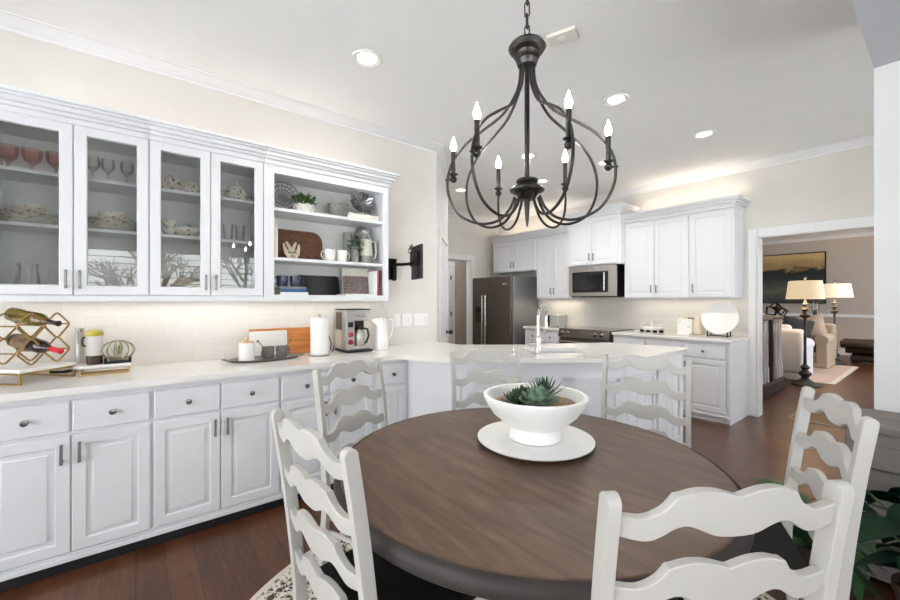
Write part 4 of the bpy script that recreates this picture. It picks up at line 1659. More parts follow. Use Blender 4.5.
# ================================================================== TRAY, CANISTER, MUGS, BOARDS
tr_ = thing('serving_tray', 'oval dark metal serving tray with looped handles on the left counter', 'tray', (-3.045, 0.73, CT), PI / 2)
m = MB()
pr = [(0.20, 0), (0.225, 0.006), (0.235, 0.014), (0.238, 0.014), (0.228, 0.003), (0.20, -0.0)]
m.lathe([(0, 0.0), (0.205, 0.0), (0.222, 0.004), (0.238, 0.016), (0.241, 0.015), (0.226, 0.0065), (0.205, 0.0025), (0, 0.0025)], 48, sx=1.0, sy=0.52)
m.build('plate', 'pewter', tr_)
for s_ in (-1, 1):
    MB().tube([(s_ * 0.236, -0.04, 0.014), (s_ * 0.262, -0.034, 0.02), (s_ * 0.272, 0, 0.022), (s_ * 0.262, 0.034, 0.02), (s_ * 0.236, 0.04, 0.014)], 0.005, 8
              ).build('handle', 'pewter', tr_)
TT = CT + 0.003
cn = thing('canister', 'white ceramic canister with a wooden lid on the oval tray', 'canister', (-3.02, 0.605, TT))
MB().lathe([(0, 0), (0.046, 0), (0.05, 0.004), (0.05, 0.125), (0.047, 0.128), (0, 0.128)], 36).build('body', 'ceramic', cn)
MB().lathe([(0, 0.1285), (0.049, 0.1285), (0.049, 0.137), (0, 0.138)], 32).build('lid', 'pale_wood', cn)
MB().sphere((0, 0, 0.150), 0.012, n=14, m=8).build('lid_knob', 'pale_wood', cn)


def mug_parts(t, r, h, mat, hdir):
    MB().lathe([(0, 0), (r * 0.78, 0), (r * 0.84, 0.003), (r, h * 0.6), (r, h), (r - 0.004, h), (r - 0.005, h * 0.5), (r * 0.7, 0.006), (0, 0.006)], 28).build('cup', mat, t)
    m = MB()
    m.M = Matrix.Rotation(hdir, 4, 'Z')
    m.tube([(r - 0.003, 0, h * 0.82), (r + 0.018, 0, h * 0.84), (r + 0.028, 0, h * 0.55), (r + 0.016, 0, h * 0.25), (r * 0.93, 0, h * 0.22)], 0.0045, 8)
    m.build('handle', mat, t)


for (u, v, hd, l) in ((267, 359.5, -0.9, 'dark grey speckled mug on the oval tray nearest the canister'), (281, 358.5, 1.9, 'dark grey speckled mug on the oval tray beside the orange wood board')):
    p = onZ(u, v, CT)
    t = thing('mug', l, 'mug', (p.x - 0.045, p.y + 0.018, TT), 0, 'grey mugs on the tray')
    mug_parts(t, 0.042, 0.083, 'grey_mug', hd)
    # spoon leaning inside each mug
    m = MB()
    s_ = -1 if u < 275 else 1
    m.tube([(0, s_ * 0.005, 0.008), (0, s_ * 0.036, 0.088), (0, s_ * 0.06, 0.118)], [0.003, 0.0028, 0.004], 8)
    m.sphere((0.0, s_ * 0.068, 0.126), 0.011, 0.5, 1.0, 0.9, n=12, m=8)
    tag(m.build('spoon', 'pewter' if s_ < 0 else 'gold', loc=(p.x - 0.045, p.y + 0.018, TT)), 'silver spoon in the left grey mug' if s_ < 0 else 'gold spoon in the right grey mug', 'spoon')


def leaning(name, label, cat, mat, w_, h, th, X, Y, z, lean=0.12, bev=0.006, group=None, poly=None):
    """a board standing on its lower edge and leaning towards the left wall; local x runs along the wall"""
    m = MB()
    if poly:
        m.M = Matrix.Rotation(PI / 2, 4, 'X')
        m.prism(poly, -th, 0)
    else:
        m.box(0, 0, 0, w_, th, h)
    o = m.build(name, mat, bevel=bev)
    o.matrix_world = Matrix.Translation((X, Y, z)) @ Matrix.Rotation(PI / 2, 4, 'Z') @ Matrix.Rotation(-lean, 4, 'X')
    return tag(o, label, cat, group)


wx0, wx1 = onX(250, -3.235), onX(311, -3.235)
leaning('wooden_board', 'orange toned wooden board leaning on the backsplash behind the marble board', 'cutting board', 'orange_board', wx1 - wx0, 0.205, 0.018, -3.232, wx0, CT + 0.001, 0.10)
mx0, mx1 = onX(250, -3.205), onX(288, -3.205)
leaning('marble_board', 'white marble board leaning in front of the orange wooden board', 'cutting board', 'marble', mx1 - mx0, 0.190, 0.014, -3.208, mx0, CT + 0.001, 0.10)

pt = thing('paper_towel_holder', 'white roll of paper towels on an upright holder', 'paper towel', (-3.02, 1.115, CT))
MB().lathe([(0, 0), (0.075, 0), (0.078, 0.004), (0.075, 0.010), (0, 0.011)], 36).build('base', 'steel', pt)
MB().lathe([(0.018, 0.0115), (0.066, 0.0115), (0.067, 0.015), (0.067, 0.288), (0.065, 0.29), (0.018, 0.29), (0.018, 0.0115)], 40).build('towel_roll', 'paper', pt)
MB().cyl((0, 0, 0.0115), (0, 0, 0.300), 0.007).build('post', 'steel', pt)
MB().sphere((0, 0, 0.308), 0.012, n=14, m=8).build('finial', 'steel', pt)

# ---- coffee maker (front faces the room)
cm = thing('coffee_maker', 'stainless drip coffee maker with two red knobs and a thermal carafe', 'coffee maker', (-3.225, 1.325, CT), PI / 2)
cw, cd2, chh = 0.215, 0.215, 0.352
MB().box(-0.005, -cd2 - 0.03, 0.004, cw + 0.01, 0.0, 0.020).build('base', 'black_plastic', cm, bevel=0.004)
MB().box(0, -0.08, 0.0205, cw, 0, chh - 0.008).build('tank', 'steel', cm, bevel=0.004)
MB().box(-0.004, -0.13, 0.185, -0.0003, -0.02, 0.325).build('water_window', 'steel_dark', cm, bevel=0.001)
MB().box(-0.003, -0.13, 0.03, -0.0003, -0.01, 0.175).build('side_reflection', 'ceramic_cream', cm, bevel=0.001)  # beige reflection in the steel side, painted on as a panel
m = MB()
m.box(0, -cd2, 0.0205, 0.075, -0.0805, 0.255)
m.build('control_column', 'steel', cm, bevel=0.003)
MB().box(0, -cd2, 0.2555, cw, -0.0805, chh - 0.008).build('brew_head', 'steel', cm, bevel=0.004)
MB().box(-0.002, -cd2 - 0.002, chh - 0.0075, cw + 0.002, 0.0, chh).build('lid', 'black_metal', cm, bevel=0.002)
MB().box(0.0755, -0.095, 0.0505, cw, -0.081, 0.255).build('recess_panel', 'black_plastic', cm)
MB().box(0.0755, -cd2 + 0.004, 0.0205, cw, -0.081, 0.050).build('warming_plate', 'steel', cm, bevel=0.003)
MB().box(0.018, -cd2 - 0.003, 0.205, 0.062, -cd2, 0.245).build('display', 'black_glass', cm)
for z in (0.145, 0.085):
    m = MB()
    m.M = Matrix.Translation((0.040, -cd2 - 0.0005, z)) @ Matrix.Rotation(PI / 2, 4, 'X')
    m.lathe([(0, 0), (0.021, 0), (0.021, 0.004), (0.017, 0.008), (0.0155, 0.022), (0, 0.023)], 22)
    m.build('knob', 'red_knob', cm)
ca = MB().lathe([(0, 0.0505), (0.048, 0.0505), (0.050, 0.055), (0.050, 0.15), (0.042, 0.172), (0.034, 0.18), (0, 0.18)], 32, (0.145, -0.160, 0)).build('carafe', 'steel', cm)
m = MB()
m.lathe([(0, 0.1805), (0.036, 0.1805), (0.037, 0.195), (0.025, 0.203), (0, 0.204)], 28, (0.145, -0.160, 0))
m.tube([(0.165, -0.195, 0.19), (0.185, -0.225, 0.185), (0.19, -0.235, 0.13), (0.178, -0.218, 0.075), (0.168, -0.20, 0.07)], 0.009, 10)
m.build('carafe_lid', 'black_plastic', ca)
fc = bpy.data.curves.new('logo', 'FONT')
fc.body = 'WOLF'
fc.size = 0.040
fc.extrude = 0.0012
fc.align_x = 'CENTER'
to = bpy.data.objects.new('logo_tmp', fc)
COL.objects.link(to)
bpy.context.view_layer.update()
tme = bpy.data.meshes.new_from_object(to.evaluated_get(bpy.context.evaluated_depsgraph_get()))
bpy.data.objects.remove(to)
tme.name = 'lettering'
tme.materials.clear()
tme.materials.append(MATS['silver'])
lo = bpy.data.objects.new('lettering', tme)
COL.objects.link(lo)
lo.parent = cm
lo.location = (cw * 0.60, -cd2 - 0.0005, 0.285)
lo.rotation_euler = (PI / 2, 0, 0)
# power cable
m = MB()
m.tube(spline([(LX + 0.012, 1.26, 1.10), (LX + 0.05, 1.262, 1.06), (LX + 0.09, 1.275, 0.99), (LX + 0.06, 1.285, 0.93), (LX + 0.12, 1.28, 0.922), (LX + 0.10, 1.30, 0.96)], 6), 0.004, 8)
m.build('power_cord', 'cable', cm).matrix_parent_inverse = (Matrix.Translation((-3.225, 1.325, CT)) @ Matrix.Rotation(PI / 2, 4, 'Z')).inverted()

pi_ = thing('pitcher', 'white pitcher with a looped handle beside the coffee maker', 'pitcher', (-3.03, 1.655, CT))
pi_.scale = (1.12, 1.12, 1.04)
MB().lathe([(0, 0), (0.050, 0), (0.054, 0.005), (0.053, 0.10), (0.044, 0.20), (0.042, 0.245), (0.048, 0.262), (0.045, 0.262), (0.039, 0.245), (0.041, 0.20), (0.049, 0.10), (0.048, 0.012), (0, 0.010)], 36
           ).build('body', 'ceramic', pi_)
m = MB()
m.tube(spline([(0.012, 0.040, 0.235), (0.012, 0.080, 0.243), (0.012, 0.093, 0.18), (0.012, 0.078, 0.11), (0.012, 0.051, 0.085)], 5), 0.006, 10)
m.build('handle', 'ceramic', pi_)
m = MB()
m.add([(-0.02, -0.038, 0.262), (0.02, -0.038, 0.262), (0, -0.088, 0.248), (-0.02, -0.040, 0.19), (0.02, -0.040, 0.19)],
      [(0, 1, 2), (0, 2, 3), (1, 4, 2), (2, 4, 3), (0, 3, 4, 1)], True)
m.build('spout', 'ceramic', pi_)

# switch plates, outlets
GS2 = 'switch plates beside the wall bracket'
for (u0, u1, k, l) in ((393, 400, 1, 'narrow white switch plate nearest the shelf cabinet'), (401.5, 411.5, 2, 'double white switch plate, middle of the three plates'),
                       (413, 427, 3, 'widest white switch plate nearest the pantry door')):
    ya, yb_ = onX(u0, LX), onX(u1, LX)
    t = thing('switch_plate', l, 'light switch', (LX + 0.0005, ya, 1.085), PI / 2, GS2)
    wd = yb_ - ya
    MB().box(0, -0.007, 0, wd, 0, 0.122).build('plate', 'plastic_white', t, bevel=0.002)
    for i in range(k):
        cx = wd * (i + 0.5) / k
        MB().box(cx - 0.016, -0.011, 0.03, cx + 0.016, -0.0075, 0.092).build('rocker', 'plastic_white', t, bevel=0.001)
xo0, xo1 = onY(731, BY), onY(741, BY)
t = thing('outlet_plate', 'white outlet plate on the back wall behind the round platter', 'outlet', (xo0, BY - 0.0085, 1.04), 0)
MB().box(0, -0.006, 0, 0.115, 0, 0.12).build('plate', 'plastic_white', t, bevel=0.002)
for z in (0.035, 0.085):
    MB().box(0.04, -0.009, z - 0.014, 0.075, -0.0065, z + 0.014).build('socket', 'plastic_white', t)

# ---- television on its swing arm
TVY = onX(391, LX)
tv = thing('wall_mounted_screen', 'small black flat screen on a swing arm between shelves and pantry door', 'television', (LX, TVY, 1.60))
sx_ = 0.24
sy_ = onX(417, LX + sx_) - TVY
MB().box(0.0005, -0.03, -0.07, 0.022, 0.05, 0.13).build('wall_plate', 'black_metal', tv, bevel=0.003)
m = MB()
m.box(0.022, -0.012, 0.055, 0.05, 0.03, 0.09)
m.tube([(0.04, 0.01, 0.072), (0.10, sy_ * 0.45, 0.072), (sx_ - 0.02, sy_ - 0.05, 0.072)], 0.014, 10)
m.cyl((0.04, 0.01, -0.08), (0.04, 0.01, 0.10), 0.015)
m.build('swing_arm', 'black_metal', tv)
SCm = Matrix.Translation((sx_, sy_, 0.0)) @ Matrix.Rotation(math.radians(-14), 4, 'Z')
m = MB(); m.M = SCm
m.box(-0.13, -0.012, -0.07, 0.13, 0.012, 0.24)
m.build('screen_case', 'black_plastic', tv, bevel=0.004)
m = MB(); m.M = SCm
m.box(-0.122, 0.0125, -0.062, 0.122, 0.014, 0.232)
m.build('screen_glass', 'black_glass', tv)
m = MB(); m.M = SCm
m.box(-0.07, -0.045, 0.05, 0.07, -0.0125, 0.19)
for z in (-0.05, -0.02, 0.01):
    m.box(-0.08, -0.018, z, 0.08, -0.0125, z + 0.012)
m.build('back_bracket', 'black_metal', tv)
m = MB(); m.M = SCm
for (x, dz, r_) in ((-0.05, 0.21, 0.035), (0.0, 0.22, 0.028), (0.06, 0.12, 0.04)):
    m.tube([(x + r_ * math.cos(a), -0.05 - 0.01 * math.sin(2 * a), dz + r_ * math.sin(a)) for a in [2 * PI * j / 16 for j in range(16)]], 0.004, 6, closed=True)
m.build('cable_loops', 'cable', tv)

# ================================================================== OPEN SHELVES
XS = -3.12


def lathe_thing(name, label, cat, prof, mat, loc, group=None, n=32, sx=1, sy=1):
    return tag(MB().lathe(prof, n, (0, 0, 0), sx, sy).build(name, mat, loc=loc), label, cat, group)


# top shelf
zt = SH1 + 0.0006
m = MB()
for r_ in (0.035, 0.063, 0.092, 0.122):
    m.tube([(0.012 * (r_ / 0.11) ** 2, r_ * math.cos(a), r_ * math.sin(a)) for a in [2 * PI * j / 30 for j in range(30)]], 0.004 if r_ < 0.12 else 0.005, 6, closed=True)
for k in range(20):
    a = 2 * PI * k / 20
    m.tube([(0, 0, 0), (0.003, 0.065 * math.cos(a + .15), 0.065 * math.sin(a + .15)), (0.012, 0.122 * math.cos(a), 0.122 * math.sin(a))], 0.0035, 6)
o = m.build('woven_plate', 'wire_grey')
o.matrix_world = Matrix.Translation((-3.195, onX(283, -3.20), zt + 0.127)) @ Matrix.Rotation(-0.18, 4, 'Y')
tag(o, 'round openwork metal plate leaning at the left end of the top shelf', 'plate')
bx = thing('potted_plant', 'small bushy green plant in a white trellis pot on the top shelf', 'plant', (XS + 0.03, onX(304, XS + 0.03), zt))
bx.scale = (1.25, 1.5, 1.5)
MB().lathe([(0, 0), (0.038, 0), (0.044, 0.045), (0.040, 0.045), (0.036, 0.006), (0, 0.006)], 24).build('pot', 'ceramic', bx)
m = MB()
for k in range(10):
    a = 2 * PI * k / 10
    a2 = a + 0.6
    for (q0, q1) in ((a, a2), (a2, a)):
        m.tube([(0.048 * math.cos(q0), 0.048 * math.sin(q0), 0.002), (0.0545 * math.cos(q1), 0.0545 * math.sin(q1), 0.045)], 0.0028, 6)
m.build('trellis', 'ceramic', bx)
m = MB()
R_ = random.Random(2)
for k in range(170):
    a, e = R_.uniform(0, 2 * PI), R_.uniform(-0.1, 1.4)
    q = R_.uniform(0.5, 1.0)
    b_ = (0.06 * q * math.cos(a) * math.cos(e), 0.072 * q * math.sin(a) * math.cos(e), 0.05 + 0.045 * q * math.sin(e))
    leaf(m, b_, (math.cos(a), math.sin(a), R_.uniform(0.1, 1.2)), 0.022, 0.006, 0.2, 0.1, n=3)
m.build('foliage', 'leaf_box', bx)
lathe_thing('grey_basket', 'round grey basket on the top shelf between plant and silver bowl', 'basket',
            [(0, 0), (0.066, 0), (0.072, 0.01), (0.078, 0.09), (0.082, 0.092), (0.083, 0.118), (0.078, 0.122), (0.074, 0.118), (0.070, 0.02), (0, 0.015)], 'basket_grey', (XS, onX(338, XS), zt))
yb0, yb1 = onX(347.5, -3.05), onX(380, -3.05)
zb_ = zt
for k, (tk, dl) in enumerate(((0.030, 0.0), (0.024, 0.012))):
    t = thing('book', ['lower of two white books lying under the silver bowl on the top shelf', 'upper of two white books lying under the silver bowl on the top shelf'][k], 'book', (-3.03 - 0.2, yb0 + dl, zb_), 0, 'white books under the silver bowl')
    MB().box(0, 0, 0, 0.19, yb1 - yb0 - 0.012 - dl, 0.002).build('back_cover', 'book_white', t)
    MB().box(0.002, 0.002, 0.0022, 0.188, yb1 - yb0 - 0.016 - dl, tk - 0.0022).build('pages', 'page', t)
    MB().box(0, 0, tk - 0.002, 0.19, yb1 - yb0 - 0.012 - dl, tk).build('front_cover', 'book_white', t)
    zb_ += tk + 0.0004
m = MB()
n_ = 72
prof = [(0.0, 0.0), (0.03, 0.002), (0.065, 0.02), (0.088, 0.045), (0.098, 0.058), (0.094, 0.060), (0.060, 0.026), (0.0, 0.008)]
vs, fs = [], []
for (r_, z) in prof:
    for j in range(n_):
        a = 2 * PI * j / n_
        rr = r_ * (1 + 0.10 * math.cos(12 * a) * (r_ / 0.098))
        vs.append((rr * math.cos(a), rr * math.sin(a), z + 0.010 * math.cos(12 * a) * (r_ / 0.098)))
for i in range(len(prof) - 1):
    for j in range(n_):
        fs.append((i * n_ + j, i * n_ + (j + 1) % n_, (i + 1) * n_ + (j + 1) % n_, (i + 1) * n_ + j))
m.add(vs, fs, True)
o = m.build('silver_bowl', 'silver_dark')
o.matrix_world = Matrix.Translation((-3.17, onX(363, -3.10), zb_ + 0.098)) @ Matrix.Rotation(PI / 2 - 0.22, 4, 'Y') @ Matrix.Diagonal((0.98, 1.10, 1.1, 1))
tag(o, 'fluted dark silver bowl standing on edge on the white books', 'bowl')

# middle shelf
zm = SH2 + 0.0006


def upright_book(label, X, Y, z, th, h, dp, mat, group):
    t = thing('book', label, 'book', (X, Y, z), 0, group)
    m = MB()
    m.box(0, 0, 0, dp, 0.002, h)
    m.box(0, th - 0.002, 0, dp, th, h)
    m.box(dp - 0.003, 0.002, 0, dp, th - 0.002, h)
    m.build('cover', mat, t)
    MB().box(0.004, 0.0022, 0.003, dp - 0.0032, th - 0.0022, h - 0.003).build('pages', 'page', t)
    return t


ys = 0.775
upright_book('pink spined book at the left end of the middle shelf', -3.20, ys, zm, 0.016, 0.255, 0.185, 'book_pink', 'books left of the walnut board')
upright_book('pale spined book between the pink book and the walnut board', -3.20, ys + 0.0175, zm, 0.018, 0.245, 0.18, 'book_white', 'books left of the walnut board')
y0_, y1_ = 0.835, onX(323, -3.21)
bw, bh = y1_ - y0_, 0.245
poly = [(0, 0), (bw - 0.02, 0)]
for k in range(9):
    a = -PI / 2 + k * PI / 8 / 2
for (cx, cz, r_, a0) in ((bw - 0.02, 0.02, 0.02, -PI / 2), (bw - 0.085, bh - 0.085, 0.085, 0), (0.02, bh - 0.02, 0.02, PI / 2)):
    for k in range(9):
        a = a0 + PI / 2 * k / 8
        poly.append((cx + r_ * math.cos(a), cz + r_ * math.sin(a)))
leaning('cutting_board', 'dark walnut cutting board with a rounded corner on the middle shelf', 'cutting board', 'walnut_board', 0, 0, 0.018, -3.205, y0_, zm + 0.004, 0.13, 0.003, poly=poly)


def hand(label, Y, sgn):
    m = MB()
    m.M = Matrix.Rotation(PI / 2, 4, 'X')
    out = [(0.0, 0.0), (0.028, -0.002), (0.05, 0.025), (0.058, 0.07), (0.050, 0.115), (0.036, 0.15), (0.026, 0.148), (0.028, 0.10), (0.020, 0.075), (0.014, 0.10), (0.014, 0.155), (0.0, 0.158),
           (-0.010, 0.12), (-0.014, 0.06), (-0.010, 0.02)]
    m.prism([(x * sgn, y) for x, y in out], -0.012, 0)
    o = m.build('salad_server', 'ceramic_cream', bevel=0.004)
    o.matrix_world = Matrix.Translation((-3.13, Y, zm + 0.006)) @ Matrix.Rotation(PI / 2, 4, 'Z') @ Matrix.Rotation(-0.25, 4, 'X') @ Matrix.Rotation(0.35 * sgn, 4, 'Y')
    return tag(o, label, 'salad server', 'white salad hands')


hand('white carved salad hand leaning on the walnut board, the left one', onX(291, -3.1), 1)
hand('white carved salad hand leaning on the walnut board, the right one', onX(297, -3.1), -1)
for (u, hd, l) in ((330, -1.7, 'white mug on the middle shelf next to the walnut board'), (342, 1.7, 'white mug on the middle shelf next to the grey vase')):
    t = thing('mug', l, 'mug', (-3.05, onX(u, -3.05), zm), 0, 'white mugs on the middle shelf')
    mug_parts(t, 0.042, 0.092, 'ceramic', hd)
lathe_thing('tall_vase', 'tall narrow grey vase behind the trailing plant on the middle shelf', 'vase',
            [(0, 0), (0.034, 0), (0.036, 0.01), (0.036, 0.255), (0.032, 0.262), (0.028, 0.255), (0.028, 0.02), (0, 0.015)], 'vase_grey', (-3.16, onX(347.5, -3.16), zm))
pv = thing('potted_plant', 'trailing green plant in a grey vase on the middle shelf', 'plant', (-3.055, onX(355, -3.055), zm))
MB().lathe([(0, 0), (0.030, 0), (0.034, 0.05), (0.032, 0.11), (0.036, 0.13), (0.032, 0.13), (0.028, 0.10), (0, 0.09)], 24).build('vase', 'vase_grey', pv)
m = MB()
R_ = random.Random(6)
for k in range(60):
    a = R_.uniform(0, 2 * PI)
    q = R_.uniform(0.02, 0.065)
    leaf(m, (q * math.cos(a) * 0.7, q * math.sin(a), 0.13 + R_.uniform(-0.05, 0.07)), (math.cos(a) * 0.7, math.sin(a), R_.uniform(-0.6, 0.8)), 0.038, 0.010, 0.2, -0.1, n=4)
m.build('foliage', 'leaf_palm', pv)
o = MB().lathe([(0, 0), (0.085, 0), (0.095, 0.012), (0.100, 0.014), (0.100, 0.018), (0.09, 0.017), (0.08, 0.006), (0, 0.006)], 36, (0, 0, 0), 1.62, 1.0).build('silver_tray', 'pewter')
o.matrix_world = Matrix.Translation((-3.175, 1.545, zm + 0.166)) @ Matrix.Rotation(PI / 2 - 0.12, 4, 'Y')
tag(o, 'oval silver tray standing on edge behind the pale vase', 'tray')
jv = thing('two_tone_vase', 'pale pitcher vase with a grey base at the right end of the middle shelf', 'vase', (-3.07, onX(366, -3.07), zm))
MB().lathe([(0, 0), (0.052, 0), (0.056, 0.01), (0.055, 0.065), (0, 0.065)], 28).build('base', 'vase_grey', jv)
MB().lathe([(0, 0.0655), (0.055, 0.0655), (0.052, 0.12), (0.044, 0.19), (0.047, 0.20), (0.042, 0.20), (0.040, 0.19), (0.04, 0.10), (0, 0.08)], 28).build('body', 'vase_pale', jv)
m = MB()
m.tube(spline([(0.01, 0.044, 0.185), (0.01, 0.078, 0.19), (0.01, 0.088, 0.13), (0.01, 0.076, 0.06), (0.01, 0.055, 0.04)], 5), 0.010, 10)
m.build('handle', 'vase_pale', jv)

# bottom shelf
zl = SH0 + 0.0006
zz = zl
yb0 = onX(281, -3.0)
for k, (mat, tk, y0q, wq, l) in enumerate((('book_white', 0.022, yb0 - 0.005, 0.20, 'white book at the bottom of the pile under the dark mugs'),
                                           ('book_blue', 0.024, yb0, 0.185, 'blue book in the pile under the dark mugs'),
                                           ('book_grey', 0.016, yb0 - 0.010, 0.19, 'grey book on top of the pile under the dark mugs'))):
    t = thing('book', l, 'book', (-3.20, y0q, zz), 0, 'pile of books under the dark mugs')
    m = MB()
    m.box(0, 0, 0, 0.20, wq, 0.002)
    m.box(0, 0, tk - 0.002, 0.20, wq, tk)
    m.box(0.197, 0.0, 0.002, 0.20, wq, tk - 0.002)
    m.build('cover', mat, t)
    MB().box(0.004, 0.003, 0.0022, 0.1968, wq - 0.003, tk - 0.0022).build('pages', 'page', t)
    zz += tk + 0.0004
for (u, l, hd) in ((281, 'dark glazed mug on the book pile, the left one', -1.6), (294, 'dark glazed mug on the book pile, the right one', 1.7)):
    t = thing('mug', l, 'mug', (-3.06, onX(u, -3.06) + 0.01, zz), 0, 'dark mugs on the book pile')
    mug_parts(t, 0.040, 0.080, 'mug_blue', hd)
ya, yb_ = onX(299, -3.22), onX(341, -3.20)
poly = [(0, 0), (yb_ - ya, 0), (yb_ - ya - 0.004, 0.15), (yb_ - ya - 0.018, 0.165), (0, 0.165)]
leaning('slate_board', 'black slate board leaning on the bottom shelf behind the book pile', 'board', 'blackboard', 0, 0, 0.010, -3.222, ya, zl + 0.002, 0.14, 0.002, poly=poly)
yp0, yp1 = onX(345, -3.04), onX(370.5, -3.04)
t = thing('book', 'white book lying flat under the leaning picture book', 'book', (-3.20, yp0 - 0.005, zl), 0, 'books at the right of the bottom shelf')
MB().box(0, 0, 0, 0.19, yp1 - yp0 + 0.012, 0.014).build('cover', 'book_white', t, bevel=0.002)
t = thing('book', 'large picture book with a pink village photo leaning on the bottom shelf', 'book', (-3.07, yp0, zl + 0.0148), PI / 2, 'books at the right of the bottom shelf')
t.rotation_euler = (-0.13, 0, PI / 2)
MB().box(0.002, 0.0021, 0.002, yp1 - yp0 - 0.002, 0.016, 0.213).build('pages', 'page', t)
MB().box(0, 0.0161, 0, yp1 - yp0, 0.018, 0.215).build('back_cover', 'book_grey', t)
MB().box(0, 0, 0, yp1 - yp0, 0.002, 0.150).build('front_cover', 'book_cover_photo', t)
MB().box(0, 0, 0.1502, yp1 - yp0, 0.002, 0.215).build('title_band', 'vase_pale', t)
yq = yp1 + 0.004
for (th_, h, mat, l) in ((0.014, 0.200, 'book_white', 'thin white book standing beside the picture book'), (0.016, 0.208, 'book_white', 'taller white book standing between the thin one and the red book'),
                         (0.013, 0.216, 'book_red', 'red book standing against the right side of the bottom shelf')):
    upright_book(l, -3.172, yq, zl, th_, h, 0.185, mat, 'books standing at the right of the bottom shelf')
    yq += th_ + 0.001

# ================================================================== BEHIND THE GLASS DOORS
G1, G2 = 2.0256, 1.7456
XG = -3.115
gob = [(0, 0), (0.033, 0), (0.034, 0.003), (0.008, 0.008), (0.006, 0.045), (0.012, 0.052), (0.032, 0.070), (0.041, 0.095), (0.043, 0.135), (0.040, 0.135), (0.038, 0.097), (0.028, 0.074), (0, 0.060)]
for (u, l) in ((8, 'pink glass goblet farthest left behind the left glass door'), (32, 'pink glass goblet in the middle of the left glass door'), (56, 'pink glass goblet half hidden by the door frame of the left glass door')):
    lathe_thing('goblet', l, 'goblet', gob, 'pink_glass', (XG, onX(u, XG), G1), 'pink goblets')
wg = [(0, 0), (0.030, 0), (0.031, 0.002), (0.006, 0.006), (0.005, 0.06), (0.010, 0.068), (0.030, 0.090), (0.034, 0.115), (0.030, 0.150), (0.0285, 0.150), (0.032, 0.115), (0.028, 0.092), (0, 0.072)]
for (u, l) in ((93, 'clear wine glass at the left behind the second glass door'), (108, 'clear wine glass in the middle behind the second glass door'), (127, 'clear wine glass at the right behind the second glass door')):
    lathe_thing('wine_glass', l, 'wine glass', wg, 'glassware', (XG, onX(u, XG), G1), 'clear wine glasses')


def plate_stack(u, n_, r_, l, grp):
    y = onX(u, XG)
    zq = G2
    o = None
    for k in range(n_):
        if o is None:
            o = MB().lathe([(0, 0), (r_ * 0.6, 0), (r_ * 0.66, 0.002), (r_, 0.012), (r_, 0.0145), (r_ * 0.66, 0.0045), (0, 0.0035)], 36).build('dinner_plate', 'china', loc=(XG, y, zq))
            tag(o, l, 'plate', grp)
        else:
            dup(o, (XG, y, zq), k * 0.7)
        zq += 0.0082
    return y, zq + 0.002


y, zq = plate_stack(29, 7, 0.118, 'flowered china plate in the stack behind the left glass door', 'plates behind the left glass door')
tu = [(0, 0), (0.035, 0), (0.038, 0.006), (0.055, 0.016), (0.066, 0.034), (0.062, 0.050), (0.058, 0.050), (0.060, 0.036), (0, 0.010)]
lathe_thing('china_bowl', 'flowered china bowl on the plates behind the left glass door', 'bowl', tu, 'china', (XG, y, zq))
y, zq = plate_stack(112, 8, 0.115, 'flowered china plate in the stack behind the second glass door', 'plates behind the second glass door')
lathe_thing('china_bowl', 'flowered china bowl on the plates behind the second glass door', 'bowl', tu, 'china', (XG, y, zq))
# bottom of the first pair: glass platter and pitcher
o = MB().lathe([(0, 0), (0.09, 0), (0.118, 0.006), (0.125, 0.010), (0.125, 0.013), (0.09, 0.004), (0, 0.004)], 40).build('glass_platter', 'glassware')
o.matrix_world = Matrix.Translation((-3.235, onX(38, -3.2), SH0 + 0.126)) @ Matrix.Rotation(PI / 2 - 0.14, 4, 'Y')
tag(o, 'round clear glass platter leaning at the bottom behind the left glass door', 'platter')
gp = thing('glass_pitcher', 'clear ribbed glass pitcher at the bottom behind the left glass door', 'pitcher', (-3.08, onX(28, -3.08), SH0 + 0.0006))
MB().lathe([(0, 0), (0.042, 0), (0.045, 0.004), (0.050, 0.05), (0.044, 0.10), (0.038, 0.13), (0.042, 0.16), (0.039, 0.16), (0.035, 0.13), (0.046, 0.05), (0.040, 0.008), (0, 0.006)], 28).build('body', 'glassware', gp)
m = MB()
m.tube(spline([(0, 0.038, 0.14), (0, 0.075, 0.14), (0, 0.08, 0.08), (0, 0.048, 0.04)], 5), 0.005, 8)
m.build('handle', 'glassware', gp)


def pot_thing(name, label, cat, loc, s=1.0, handles=2, lid=True, spout=False):
    t = thing(name, label, cat, loc)
    t.scale = (s, s, s)
    MB().lathe([(0, 0), (0.045, 0), (0.048, 0.006), (0.040, 0.014), (0.068, 0.030), (0.080, 0.055), (0.074, 0.078), (0.060, 0.090), (0.056, 0.090), (0.07, 0.06), (0, 0.022)], 32).build('body', 'china', t)
    if lid:
        MB().lathe([(0, 0.0905), (0.062, 0.0905), (0.060, 0.098), (0.040, 0.112), (0.010, 0.120), (0.008, 0.126), (0.012, 0.134), (0.008, 0.140), (0, 0.141)], 28).build('lid', 'china', t)
    for s_ in (1, -1)[:handles]:
        m = MB()
        m.tube(spline([(0, s_ * 0.070, 0.080), (0, s_ * 0.104, 0.086), (0, s_ * 0.108, 0.055), (0, s_ * 0.078, 0.044)], 5), 0.006, 8)
        m.build('handle', 'china', t)
    if spout:
        MB().tube(spline([(0, -0.068, 0.040), (0, -0.10, 0.06), (0, -0.112, 0.095)], 4), [0.016] * 4 + [0.010] * 5, 10).build('spout', 'china', t)
    return t


